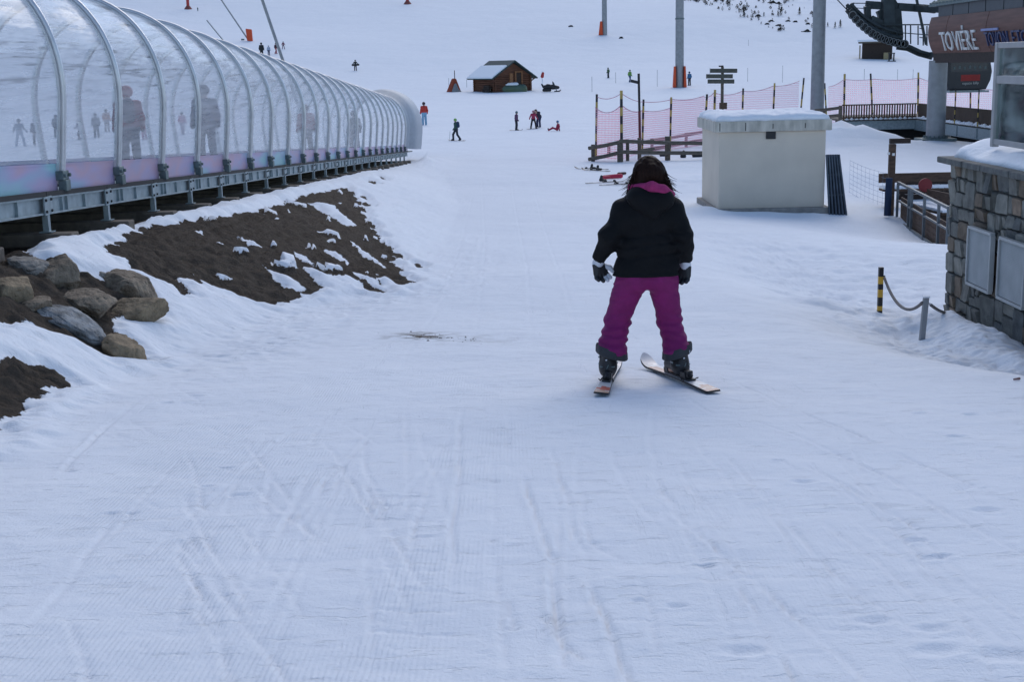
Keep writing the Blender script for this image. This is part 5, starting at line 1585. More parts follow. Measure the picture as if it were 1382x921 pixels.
for i, (px, py, wp_, hp) in enumerate(((1042, 4, 12, 4), (1050, 5, 7, 3), (1022, 22, 16, 2.5), (1040, 29, 10, 2), (1050, 35, 9, 2), (1088, 43, 15, 3.5), (1063, 29, 6, 2), (1073, 30, 5, 2), (1090, 33, 4, 2), (1052, 40, 4, 2), (1035, 33, 5, 2), (770, 36, 5, 2), (838, 52, 3, 2))):
    q = far(px, py); k = q.y / F
    o = sdf_mesh('outcrop', [((-wp_ * .4 * k, 0, 0), (wp_ * .4 * k, .3, -wp_ * .12 * k), hp * .6 * k, hp * .45 * k, 0), ((0, 0, 0), (wp_ * .15 * k, .1, hp * .2 * k), hp * .5 * k, hp * .4 * k, 0)], [M['brush']], .28 * k * 2, xf=Matrix.Translation(q), noise=lambda p_: .35 * vnoise3(p_ * 1.3, 3))
    tag(o, 'dark rock outcrop breaking through the far snow slope', 'rock', 'rock outcrops on the far flank')
# ------------------------------------------------------------------ the skier
M['jacket'] = mat('black_jacket', (.0042, .0042, .0052), .75, var=.2, vscale=14, bump=.003, bscale=45, spec=.22)
M['trousers'] = mat('purple_trousers', (.205, .011, .105), .7, var=.14, vscale=9, bump=.003, bscale=60, spec=.3)
M['cuff'] = mat('grey_gaiter', (.035, .037, .043), .75, var=.15)
M['pink'] = mat('pink_fleece', (.34, .025, .125), .9, var=.2, vscale=30, bump=.006, bscale=80)
M['hair'] = mat('dark_hair', (.017, .0075, .0052), .6, var=.5, vscale=30, stretch=(6, 6, .6), spec=.10)
M['skin'] = mat('skin', (.50, .30, .22), .55, var=.05)
M['white_glove'] = mat('white_glove', (.62, .62, .66), .6, var=.06)
M['eye'] = mat('eye', (.05, .04, .03), .2)
SKX, SKY = .975, 9.74
SC = 1.0
GZ0 = g(SKX, SKY)
Wm = Matrix.Translation((SKX, SKY, GZ0))
skier = thing('person', 'woman skier in black jacket and purple trousers gliding away on the piste', 'person', (SKX, SKY, GZ0))


def wrinkle(amp, fx=7, fz=30, seed=0):
    def f(p):
        q = p.copy(); q[:, 2] += .35 * np.abs(q[:, 0]) + .03 * vnoise3(p * 5, seed + 3)
        q = q * np.array([fx, fx, fz])
        n = vnoise3(q, seed); n2 = vnoise3(p * np.array([5, 5, 9]), seed + 1)
        return -amp * (1 - np.abs(n)) * (.4 + .6 * np.clip(n2 + .4, 0, 1)) + amp * .5
    return f


def yz(t): return t


# foot directions follow the skis
LF, RF = Vector((-.262, -.02, .05)), Vector((.278, -.01, .05))
ld, rd_ = Vector((.155, .985, -.05)).normalized(), Vector((-.272, .96, -.05)).normalized()
SH_L, EL_L, WR_L = (-.130, .03, 1.285), (-.238, -.035, 1.105), (-.318, .04, .935)
SH_R, EL_R, WR_R = (.218, .03, 1.285), (.296, -.035, 1.095), (.322, .04, .915)
K_L, K_R = (-.183, .07, .47), (.205, .07, .465)
A_L, A_R = (LF.x, LF.y + .01, .12), (RF.x, RF.y + .01, .12)

# body inside the clothes, one continuous figure
HC = np.array([.052, .075, 1.545])
hp = [((.045, .03, 1.40), tuple(HC + [0, -.02, -.06]), .052, .05, 0), (tuple(HC), tuple(HC + [0, .02, .01]), .092, .088, 0, (1.08, .95, .9)), (tuple(HC + [0, .06, -.06]), tuple(HC + [0, .075, -.085]), .055, .04, 0),
      (tuple(HC + [0, .112, .0]), tuple(HC + [0, .135, -.035]), .012, .017, 0), (tuple(HC + [-.09, .0, -.01]), tuple(HC + [-.094, -.01, -.035]), .018, .012, 0), (tuple(HC + [.09, .0, -.01]), tuple(HC + [.094, -.01, -.035]), .018, .012, 0),
      (tuple(HC + [-.02, .105, -.062]), tuple(HC + [.02, .105, -.062]), .011, .011, 0), (tuple(HC + [-.02, .1, -.073]), tuple(HC + [.02, .1, -.073]), .012, .012, 0),
      ((-.05, .02, 1.30), (.14, .02, 1.30), .085, .085, 0), ((-.04, .01, 1.12), (.12, .01, 1.12), .10, .10, 0), ((-.05, 0, .86), (.12, 0, .86), .105, .105, 0), ((.045, .02, 1.3), (.04, 0, .85), .10, .10, 0),
      (SH_L, EL_L, .055, .045, 0), (EL_L, WR_L, .045, .032, 0), (SH_R, EL_R, .055, .045, 0), (EL_R, WR_R, .045, .032, 0),
      ((-.05, 0, .80), K_L, .085, .06, 0), (K_L, A_L, .062, .045, 0), ((.12, 0, .80), K_R, .085, .06, 0), (K_R, A_R, .062, .045, 0),
      (A_L, tuple(Vector(A_L) + ld * .14 + Vector((0, 0, -.05))), .045, .035, 0), (A_R, tuple(Vector(A_R) + rd_ * .14 + Vector((0, 0, -.05))), .045, .035, 0)]


def glove_prims(wr, side, grow, dirn, spread, ad):
    """palm, four unequal fingers and a thumb; side -1 left, 1 right"""
    wr = Vector(wr); d = Vector(dirn).normalized()
    fwd = Vector((-side * .9, .42, 0)); fwd = (fwd - d * fwd.dot(d)).normalized()
    inn = d.cross(fwd)
    if inn.y > 0: inn = -inn
    P_ = []
    c0 = wr + d * .022; c1 = wr + d * .070
    for t in (-1, -.33, .33, 1):
        P_.append((tuple(c0 + fwd * .020 * t), tuple(c1 + fwd * .030 * t), .021 + grow, .019 + grow, 1))
    Ls = (.062, .074, .070, .054)
    for i, t in enumerate((1, .33, -.33, -1)):
        b = c1 + fwd * .031 * t; curl = .35 + .12 * i
        d1 = (d + fwd * .22 * t * spread + inn * .25).normalized(); m1 = b + d1 * Ls[i] * .55
        d2 = (d + inn * (.9 + curl) + fwd * .15 * t).normalized(); e = m1 + d2 * Ls[i] * .5
        tipm = 2 if side < 0 and i < 2 else 1
        P_.append((tuple(b), tuple(m1), .0135 + grow, .0125 + grow, 1)); P_.append((tuple(m1), tuple(e), .0125 + grow, .011 + grow, tipm))
    tb = c0 + d * .015 + fwd * .035; tm = tb + (fwd * .8 + d * .55 + inn * .55).normalized() * .042; te = tm + (d * .9 + inn * .5 + fwd * .25).normalized() * .034
    P_.append((tuple(tb), tuple(tm), .0165 + grow, .0145 + grow, 2 if side < 0 else 1)); P_.append((tuple(tm), tuple(te), .0145 + grow, .012 + grow, 2 if side < 0 else 1))
    P_.append((tuple(wr - Vector(ad) * .035), tuple(wr + Vector(ad) * .006 + d * .006), .036 + grow, .033 + grow, 0))
    return P_


def grow_about(P_, c, k):
    c = np.array(c)
    return [(tuple(c + (np.array(a) - c) * k), tuple(c + (np.array(b) - c) * k), ra * k, rb * k, m) for a, b, ra, rb, m in P_]


GL = grow_about(glove_prims((-.328, .046, .908), -1, .002, (.26, -.02, -1), 1.7, (-.42, .38, -.85)), (-.328, .046, .915), 1.12)
GR = grow_about(glove_prims((.324, .042, .880), 1, .002, (-.22, -.05, -1), .9, (.14, .38, -.91)), (.324, .042, .89), 1.12)
hand = [(p[0], p[1], max(.004, p[2] - .007), max(.004, p[3] - .007), 0) for p in GL + GR]
sdf_mesh('body', hp + hand, [M['skin']], .0095, .02, xf=Wm, parent=skier)
eyes = MB(Wm)
for s_ in (-1, 1):
    c = Vector(HC) + Vector((s_ * .032, .098, .005)); eyes.cyl(c - Vector((0, .008, 0)), c + Vector((0, .004, 0)), .012, .008, 10)
eyes.build('eyes', M['eye'], skier)

# jacket
jp = [((-.078, .02, 1.22), (.15, .02, 1.22), .135, .135, 0), ((-.062, .005, 1.02), (.118, .005, 1.02), .132, .132, 0), ((-.085, .0, .85), (.142, .0, .85), .137, .137, 0), ((-.085, .0, .78), (.142, .0, .78), .135, .135, 0), ((-.03, .015, 1.33), (.125, .015, 1.33), .090, .090, 0),
      ((.03, .02, 1.28), (.03, 0, .84), .15, .15, 0),
      (SH_L, EL_L, .088, .072, 0), (EL_L, WR_L, .072, .056, 0), (SH_R, EL_R, .088, .072, 0), (EL_R, WR_R, .072, .056, 0), (SH_L, SH_R, .075, .075, 0),
      ((-.03, .0, 1.40), (.125, .0, 1.40), .075, .075, 0)]
cutL = (np.array(WR_L) - np.array(EL_L)); cutL /= np.linalg.norm(cutL); cutR = (np.array(WR_R) - np.array(EL_R)); cutR /= np.linalg.norm(cutR)


def jacket_cut(p, f):
    f = np.maximum(f, .812 - p[:, 2])
    for w_, c in ((WR_L, cutL), (WR_R, cutR)):
        q = (p - np.array(w_)); m = np.linalg.norm(q, axis=1) < .16
        f = np.where(m, np.maximum(f, q @ c - .012), f)
    f = np.maximum(f, p[:, 2] - 1.462)
    # quilting seams and the pulled-in hem
    for z_ in (1.115, 1.045, .965):
        f = f + .008 * np.exp(-((p[:, 2] - z_ - .015 * np.sin(p[:, 0] * 9)) / .010) ** 2) * (np.abs(p[:, 0] - .03) < .26)
    return f + .006 * np.exp(-((p[:, 2] - .845) / .012) ** 2)


nz = wrinkle(.010, 6, 22, 5)
sdf_mesh('jacket', jp, [M['jacket']], .0095, .05, extra=jacket_cut, xf=Wm, parent=skier, noise=lambda p: nz(p) + .014 * vnoise3(p * np.array([9, 9, 14]), 8) * sstep(.16, .26, np.abs(p[:, 0] - .03)))
hd = [((-.04, -.085, 1.395), (.14, -.085, 1.375), .070, .068, 0), ((-.01, -.105, 1.36), (.115, -.105, 1.36), .070, .065, 0), ((.045, -.115, 1.30), (.065, -.118, 1.275), .062, .045, 0), ((-.065, -.03, 1.40), (-.04, -.085, 1.395), .055, .065, 0), ((.17, -.03, 1.38), (.14, -.085, 1.375), .055, .065, 0)]
sdf_mesh('hood', hd, [M['jacket']], .009, .05, xf=Wm, parent=skier, noise=wrinkle(.008, 8, 18, 15))
fl = [((-.035, -.075, 1.455), (.055, -.115, 1.468), .028, .040, 0), ((.055, -.115, 1.468), (.135, -.115, 1.440), .040, .038, 0), ((.135, -.115, 1.445), (.20, -.075, 1.405), .040, .028, 0), ((-.035, -.085, 1.462), (-.075, -.01, 1.46), .026, .03, 0), ((-.075, -.01, 1.46), (-.02, .07, 1.455), .03, .03, 0),
      ((-.02, .07, 1.455), (.11, .07, 1.45), .03, .03, 0), ((.11, .07, 1.45), (.20, -.05, 1.41), .03, .026, 0), ((.0, -.07, 1.44), (.14, -.07, 1.42), .05, .05, 0)]
sdf_mesh('fleece_collar', fl, [M['pink']], .009, .025, xf=Wm, parent=skier, noise=wrinkle(.004, 14, 14, 25))

# hair: mass plus separate locks
hr = [(tuple(HC + [0, -.02, .03]), tuple(HC + [0, -.03, .015]), .110, .110, 0, (1.05, .95, 1)), (tuple(HC + [-.04, -.05, 0]), tuple(HC + [-.118, -.062, -.118]), .088, .046, 0), (tuple(HC + [.04, -.05, 0]), tuple(HC + [.118, -.055, -.100]), .088, .042, 0),
      (tuple(HC + [-.02, -.065, -.0]), tuple(HC + [-.055, -.085, -.085]), .082, .055, 0), (tuple(HC + [.03, -.065, .0]), tuple(HC + [.03, -.07, -.055]), .075, .05, 0), (tuple(HC + [-.08, -.02, -.04]), tuple(HC + [-.155, -.04, -.135]), .045, .014, 0), (tuple(HC + [.08, -.02, -.03]), tuple(HC + [.165, -.035, -.13]), .045, .012, 0), (tuple(HC + [0, .05, .06]), tuple(HC + [0, .085, .03]), .05, .03, 0)]
hair = sdf_mesh('hair', hr, [M['hair']], .008, .035, xf=Wm, parent=skier, noise=lambda p: .006 * vnoise3(p * np.array([55, 55, 5]), 3) + .006 * vnoise3(p * np.array([18, 18, 5]), 4))
lk = MB(Wm); rh = np.random.default_rng(77)
for i in range(420):
    s_ = -1 if rh.random() < .52 else 1
    a = rh.random() * 1.5
    st = Vector(HC) + Vector((s_ * (.045 + .06 * rh.random()), -.10 + .10 * rh.random(), .075 - .15 * rh.random()))
    L_ = .08 + .12 * rh.random(); out = .15 + .75 * rh.random() ** 2.2
    pts = [st]; d = Vector((s_ * .25, -.22, -1)).normalized()
    nst = 6
    for k in range(nst):
        d = (d + Vector((s_ * .20 * out, -.02 + .03 * rh.normal(), .10 * out + .02 * rh.normal()))).normalized(); pts.append(pts[-1] + d * L_ / nst)
    r0 = .0022 + .0022 * rh.random()
    lk.tube(pts, [r0 * (1 - k / (nst + .4)) + .0006 for k in range(nst + 1)], 5)
for i in range(110):
    st = Vector(HC) + Vector((.10 * (rh.random() * 2 - 1) - .035, -.11 - .01 * rh.random(), .05 - .10 * rh.random())); pts = [st]; d = Vector((.15 * rh.normal(), -.12, -1)).normalized()
    for k in range(5): d = (d + Vector((.08 * rh.normal(), .02, 0))).normalized(); pts.append(pts[-1] + d * .025)
    lk.tube(pts, [.006, .006, .005, .004, .003, .001], 5)
lk.build('hair_locks', M['hair'], hair, smooth=0, root=skier)

# trousers with gaiter cuffs
tp = [((-.055, .0, .835), (.115, .0, .835), .118, .118, 0), ((-.088, .005, .76), K_L, .118, .092, 0), ((.150, .005, .76), K_R, .116, .089, 0), (K_L, (LF.x + .03, -.03, .25), .094, .102, 0), (K_R, (RF.x - .03, -.02, .25), .091, .094, 0),
      ((-.07, -.02, .82), (-.05, -.03, .79), .115, .11, 0), ((.13, -.02, .82), (.11, -.03, .79), .115, .11, 0)]


def trouser_cut(p, f):
    left = p[:, 0] < .02
    zc = np.where(left, .235 - .28 * (p[:, 0] + .24), .225 + .30 * (p[:, 0] - .25))
    f = np.maximum(f, zc - p[:, 2])
    # bunched folds above the cuffs
    z = p[:, 2]; w_ = np.exp(-((z - .33) / .12) ** 2)
    f = f + w_ * .012 * np.sin(z * 95 + 9 * p[:, 0] + 3 * vnoise3(p * 8, 2)) * (.5 + .5 * vnoise3(p * 6, 12))
    w2 = np.exp(-((z - .47) / .09) ** 2)
    f = f + w2 * .010 * np.sin(z * 80 + 14 * np.abs(p[:, 0]) + 2.5 * vnoise3(p * 7, 5)) * (.4 + .6 * vnoise3(p * 5, 15))
    f = f - .012 * np.exp(-((z - zc - .035) / .03) ** 2)
    return np.maximum(f, zc - p[:, 2])


sdf_mesh('trousers', tp, [M['trousers']], .0085, .03, extra=trouser_cut, xf=Wm, parent=skier, noise=wrinkle(.011, 8, 26, 33))
for nm, (bx_, by_), sl_, rr in (('left', (LF.x + .025, -.03), -.28, .106), ('right', (RF.x - .025, -.02), .30, .099)):
    mb = MB(Wm); vs = []; fs = []; n = 40
    for (h_, ro) in ((.062, .004), (.045, .010), (.0, .012), (-.012, .004), (-.012, -.01), (.05, -.008)):
        for j in range(n):
            a = 2 * math.pi * j / n; r2 = (rr + ro) * (1 + .05 * math.sin(3 * a + 1) + .03 * math.sin(7 * a))
            x = bx_ + r2 * math.cos(a); y = by_ + r2 * math.sin(a) * .95
            vs.append((x, y, (.235 - .28 * (x + .24) if sl_ < 0 else .225 + .30 * (x - .25)) + h_ - .02))
    for i in range(6):
        for j in range(n):
            i2 = (i + 1) % 6; fs.append((i * n + j, i * n + (j + 1) % n, i2 * n + (j + 1) % n, i2 * n + j))
    mb.add(vs, fs); mb.build('gaiter_cuff', M['cuff'], skier, smooth=60)

# gloves
for P_ in (GL, GR): sdf_mesh('glove', P_, [M['white_glove'], M['black'], M['white_glove']], .0048, .010, pad=.03, xf=Wm, parent=skier)
mb = MB(Wm); mb.tube([(-.325, .03, .90), (-.345, .03, .86), (-.352, .03, .80)], .004, 6); mb.build('wrist_loop', M['white_glove'], skier)

# boots
for Fp, d in ((LF, ld), (RF, rd_)):
    s3 = Vector((d.y, -d.x, 0)).normalized(); up = Vector((0, 0, 1)); z0 = .062
    a = Vector((Fp.x, Fp.y, 0))
    B = lambda f_, l_, z_: tuple(a + d * f_ + s3 * l_ + up * z_)
    pr = [(B(.02, 0, .26), B(.0, 0, .12), .066, .060, 0), (B(0, 0, .12), B(-.02, 0, .10), .062, .055, 0), (B(-.01, 0, z0 + .05), B(.2, 0, z0 + .045), .05, .045, 0), (B(-.04, 0, z0 + .05), B(.0, 0, .15), .045, .055, 0), (B(-.055, 0, .25), B(-.05, 0, .13), .028, .034, 0)]
    bt = sdf_mesh('ski_boot', pr, [M['black']], .008, .03, xf=Wm, parent=skier, extra=lambda p, f: np.maximum(f, .058 - p[:, 2]))
    mb = MB(Wm); Rz = Matrix((s3, d, up)).transposed()
    for zb_ in (.15, .20, .245): mb.box(B(.055 - .02 * (zb_ > .2), .055, zb_), (.028, .05, .014), Rz); mb.box(B(-.0, -.066, zb_), (.008, .04, .012), Rz)
    mb.build('buckle', M['galv'], bt, root=skier)
    mb = MB(Wm); mb.box(B(-.086, .030, .235), (.026, .004, .022), Rz); mb.box(B(-.088, -.005, .19), (.012, .004, .010), Rz); mb.build('reflector_patch', M['white_glove'], bt, root=skier)
    mb = MB(Wm)
    for k in range(2): pass
    ring = [B(-.012 + .070 * math.cos(t) - .0, .066 * math.sin(t), .135) for t in np.linspace(2.2, 4.1, 9)]
    mb.tube(ring, .006, 6); ring = [B(-.06 - .03 * math.cos(t), .02 * math.sin(t), .13 + .025 * math.sin(t * 2)) for t in np.linspace(0, 6.28, 13)]; mb.tube(ring, .004, 5)
    mb.build('heel_clip', M['galv_dark'], bt, root=skier)

# skis
SKM = [mat('ski_silver', (.74, .71, .69), .4, .1, var=.08, vscale=20), mat('ski_red', (.46, .09, .06), .4, var=.25, vscale=18), mat('ski_white', (.62, .61, .60), .35, var=.06), M['black'], mat('ski_tan', (.46, .22, .13), .4, c2=(.62, .44, .32), vscale=12)]


def make_ski(name, Mx, L_, label, group=None, cols=None, binding=True, wid=1.0, tail=.52):
    """origin under the boot, tip towards +y"""
    ys = np.linspace(-tail * L_, (1 - tail) * L_, 64); n = len(ys)
    vs = []; fs = []; mi = []
    for y in ys:
        t = (y + tail * L_) / L_
        w_ = (.040 + .013 * abs(2 * t - .96) ** 2) * wid
        if t > .93: w_ *= math.sqrt(max(.02, 1 - ((t - .93) / .07) ** 2))
        if t < .02: w_ *= .90 + .1 * t / .02
        z = .015 + max(0, (t - .86) / .14) ** 2 * .085 + .006 * math.sin(math.pi * t)
        th = .007
        for x, zz in ((-1, -th), (-.92, th), (-.33, th), (.33, th), (.92, th), (1, -th)): vs.append((x * w_, y, z + zz))
    cols = cols or [0, 1, 2, 4]
    for i in range(n - 1):
        t = i / (n - 1)
        for j in range(6):
            fs.append((i * 6 + j, i * 6 + (j + 1) % 6, (i + 1) * 6 + (j + 1) % 6, (i + 1) * 6 + j))
            if j in (1, 2, 3):
                zag = t + .012 * (j - 2)
                c = cols[3] if zag < .05 else cols[1] if .06 < zag < .17 and not (j == 1 and .1 < zag) else cols[2] if zag < .26 else cols[0] if zag < .62 else cols[1] if zag < .84 and j != 3 else cols[2] if zag < .90 else cols[0]
            else: c = 3
            mi.append(c)
    fs += [tuple(range(5, -1, -1)), tuple((n - 1) * 6 + j for j in range(6))]; mi += [3, 3]
    o = bpy.data.objects.new(name, None) if False else None
    mb = MB(Mx)
    for f_, c in zip(fs, mi): pass
    mb.v = [Mx @ Vector(v) for v in vs]; mb.f = fs; mb.mi = mi
    t_ = thing(name, label, 'ski', Mx.translation, group)
    mb.build('blade', SKM, t_, smooth=40)
    if binding:
        b = MB(Mx); b.box((0, .0, .030), (.062, .46, .022)); b.box((0, .185, .062), (.066, .06, .05)); b.box((0, .225, .05), (.05, .05, .03))
        b.box((0, -.125, .06), (.062, .09, .05)); b.box((0, -.175, .075), (.044, .06, .045)); b.tube([(0, -.19, .09), (0, -.225, .06)], .014, 8)
        b.tube([(-.036, -.10, .04), (-.048, -.16, .025), (-.055, -.22, .045)], .005, 6); b.tube([(.036, -.10, .04), (.048, -.16, .025), (.055, -.22, .045)], .005, 6)
        b.build('binding', M['black'], t_, bevel=.006)
    return t_


def ski_frame(x, y, ang, roll=0.0, dz=0.0):
    d = Vector((math.sin(ang), math.cos(ang), 0)); e = .55
    za, zb_ = g(x - d.x * e, y - d.y * e), g(x + d.x * e, y + d.y * e)
    f = Vector((d.x * 2 * e, d.y * 2 * e, zb_ - za)).normalized(); s3 = f.cross(Vector((0, 0, 1))).normalized(); u = s3.cross(f)
    R = Matrix((s3, f, u)).transposed().to_4x4() @ Matrix.Rotation(roll, 4, 'Y')
    return Matrix.Translation((x, y, (za + zb_) / 2 + dz)) @ R


make_ski('ski', ski_frame(SKX + LF.x, SKY + LF.y, math.atan2(ld.x, ld.y), .10, .012), 1.34, 'silver and red ski under the skier, the one pointing straight ahead', 'skis worn by the skier', wid=1.12, tail=.46)
make_ski('ski', ski_frame(SKX + RF.x, SKY + RF.y, math.atan2(rd_.x, rd_.y), -.06, .012), 1.32, 'silver and tan ski under the skier, the one turned sideways across the track', 'skis worn by the skier', [0, 4, 2, 4], wid=1.12, tail=.46)

# ------------------------------------------------------------------ other people
def pmat(c): 
    k = 'cloth_%d_%d_%d' % tuple(int(v * 255) for v in c)
    if k not in M: M[k] = mat(k, c, .8, var=.12)
    return M[k]


STAND = dict(hipw=.09, hip=(0, 0, .90), kneeL=(-.11, .03, .49), kneeR=(.11, .03, .49), ankL=(-.12, -.02, .09), ankR=(.12, -.02, .09), toeL=(-.13, .15, .05), toeR=(.13, .15, .05), chest=(0, .02, 1.32), shw=.19,
             elL=(-.26, -.03, 1.10), elR=(.26, -.03, 1.10), haL=(-.27, .12, .90), haR=(.27, .12, .90), neck=(0, .03, 1.47), head=(0, .06, 1.60))
POSES = {
    'stand': {}, 'ski': dict(kneeL=(-.11, .12, .50), kneeR=(.11, .12, .50), hip=(0, -.06, .86), chest=(0, .06, 1.26), neck=(0, .1, 1.40), head=(0, .15, 1.52), elL=(-.28, .05, 1.05), elR=(.28, .05, 1.05), haL=(-.27, .32, 1.0), haR=(.27, .32, 1.0)),
    'walk': dict(kneeL=(-.10, .22, .52), ankL=(-.10, .22, .10), toeL=(-.10, .38, .07), kneeR=(.10, -.05, .48), ankR=(.10, -.30, .12), toeR=(.10, -.16, .04)),
    'bend': dict(hip=(0, -.12, .84), chest=(0, .2, 1.12), neck=(0, .34, 1.22), head=(0, .44, 1.30), elL=(-.24, .25, .9), elR=(.24, .25, .9), haL=(-.15, .42, .72), haR=(.15, .42, .72)),
    'carry': dict(elL=(-.34, -.02, 1.15), elR=(.34, -.02, 1.15), haL=(-.50, .05, 1.05), haR=(.50, .05, 1.05), kneeL=(-.13, .2, .5), ankL=(-.14, .16, .1), toeL=(-.14, .32, .07)),
    'sit': dict(hip=(0, 0, .16), kneeL=(-.12, .42, .34), kneeR=(.12, .42, .30), ankL=(-.12, .80, .12), ankR=(.12, .80, .12), toeL=(-.12, .88, .25), toeR=(.12, .88, .25), chest=(0, -.10, .56), neck=(0, -.08, .72), head=(0, -.04, .86), elL=(-.26, -.2, .42), elR=(.26, -.2, .42), haL=(-.3, -.25, .1), haR=(.3, .1, .3)),
    'wide': dict(kneeL=(-.2, .05, .50), kneeR=(.2, .05, .50), ankL=(-.26, 0, .09), ankR=(.26, 0, .09), toeL=(-.3, .15, .05), toeR=(.3, .15, .05), elL=(-.32, .0, 1.12), elR=(.32, .0, 1.12), haL=(-.42, .12, .95), haR=(.42, .12, .95)),
}


def person(label, loc, h_, rz, pose, trou, jack, hat, helmet=True, group=None, skin=(.5, .32, .24), boots=(.02, .02, .025), back=None):
    J = dict(STAND); J.update(POSES[pose]); s_ = h_ / 1.72
    V = lambda k: np.array(J[k], float)
    hip, ch, nk, hd_ = V('hip'), V('chest'), V('neck'), V('head')
    pr = []
    def add(a, b, ra, rb, m): pr.append((tuple(np.array(a) * s_), tuple(np.array(b) * s_), ra * s_, rb * s_, m))
    hw = np.array([J['hipw'], 0, 0]); sw = np.array([J['shw'], 0, 0])
    add(hip - hw, hip + hw, .12, .12, 0)
    for sd_, k in ((-1, 'L'), (1, 'R')):
        add(hip + sd_ * hw, V('knee' + k), .105, .08, 0); add(V('knee' + k), V('ank' + k), .085, .08, 0); add(V('ank' + k), V('toe' + k), .065, .055, 3)
        add(ch + sd_ * sw + [0, 0, .06], V('el' + k), .075, .06, 1); add(V('el' + k), V('ha' + k), .06, .05, 1); add(V('ha' + k), V('ha' + k) + [0, .03, -.04], .05, .042, 3)
    add(hip * .75 + ch * .25 - hw, hip * .75 + ch * .25 + hw, .125, .125, 1); add(ch - sw * .55, ch + sw * .55, .13, .13, 1); add(ch - sw + [0, 0, .06], ch + sw + [0, 0, .06], .08, .08, 1)
    add(hip * .6 + ch * .4, ch, .16, .16, 1)
    add(nk - [0, 0, .06], nk, .06, .055, 2); add(hd_, hd_ + [0, .015, -.02], .10, .09, 2); add(hd_ + [0, .10, -.01], hd_ + [0, .115, -.03], .018, .02, 2)
    if back is not None: add(ch + [0, -.18, .08], hip * .4 + ch * .6 + [0, -.2, 0], .12, .13, 4)
    mats = [pmat(trou), pmat(jack), pmat(skin), pmat(boots)] + ([pmat(back)] if back is not None else [])
    t = thing('person', label, 'person', (0, 0, 0), group)
    sdf_mesh('body', pr, mats, .022 * s_ * 1.3, .04 * s_, parent=t)
    if helmet: hp_ = [(tuple((hd_ + [0, -.01, .035]) * s_), tuple((hd_ + [0, -.015, .03]) * s_), .128 * s_, .128 * s_, 0)]
    else: hp_ = [(tuple((hd_ + [0, -.015, .03]) * s_), tuple((hd_ + [0, -.03, -.01]) * s_), .116 * s_, .112 * s_, 0)]
    sdf_mesh('helmet' if helmet else 'hat', hp_, [pmat(hat)], .025 * s_, .02, parent=t, extra=lambda p, f: np.maximum(f, (p[:, 1] - (hd_[1] + .02) * s_) * .6 - (p[:, 2] - (hd_[2] - .02) * s_)))
    t.location = loc; t.rotation_euler = (0, 0, rz)
    return t


def small_skis(loc, rz, L_, gap, label, group='short skis worn by far skiers', col=None):
    for i, sx in enumerate((-1, 1)):
        d = Vector((-math.sin(rz), math.cos(rz), 0)); s3 = Vector((math.cos(rz), math.sin(rz), 0))
        x, y = loc.x + s3.x * gap * sx, loc.y + s3.y * gap * sx
        make_ski('ski', ski_frame(x, y, -rz, 0, .0), L_, label, group, col, False, 1.5)


def at_h(px, py): q = hit(px, py); return q, q.y / F


BLK = (.012, .013, .016)
# children and teacher on the flat
q, k = at_h(616, 190); person('child in green jacket and dark trousers skiing with one pole', q, 29 * k, 1.2, 'walk', (.02, .025, .035), (.035, .085, .07), (.20, .42, .10), back=(.02, .04, .09)); small_skis(q, 1.35, 1.05, .12, 'short dark ski under the child in green jacket')
pl = MB(); a = q + Vector((-8 * k, -.1, 13 * k)); pl.tube([a, q + Vector((-9.5 * k, -.1, 0))], .012, 6); tag(pl.build('ski_pole', M['galv']), 'thin ski pole held by the child in green jacket', 'ski pole')
q, k = at_h(697, 176); person('child in purple jacket and grey helmet standing sideways', q, 25 * k, -1.3, 'stand', (.02, .02, .03), (.10, .045, .10), (.10, .16, .18), boots=(.14, .07, .02)); small_skis(q, -1.45, .95, .1, 'short brown ski under the child in purple jacket')
q, k = at_h(727, 172); person('dark clothed adult with red trimmed hood helping the children', q, 29 * k, 2.6, 'bend', (.03, .035, .09), (.03, .025, .045), (.05, .02, .02), helmet=False)
q, k = at_h(720, 174); person('child in red jacket standing close to the adult', q, 24 * k, -.3, 'wide', BLK, (.34, .03, .075), (.42, .20, .22)); small_skis(q, -1.1, .95, .1, 'short dark ski under the child in red jacket')
q, k = at_h(752, 177); person('child in crimson suit and blue helmet sitting on the snow', q, 24 * k, 1.45, 'sit', (.34, .02, .06), (.30, .02, .05), (.07, .17, .30), boots=(.05, .07, .08))
q, k = at_h(573, 169); person('person in red jacket and pale blue trousers behind the tunnel hood', q, 30 * k, .3, 'stand', (.20, .36, .50), (.50, .045, .03), (.05, .035, .04), boots=(.02, .04, .10))
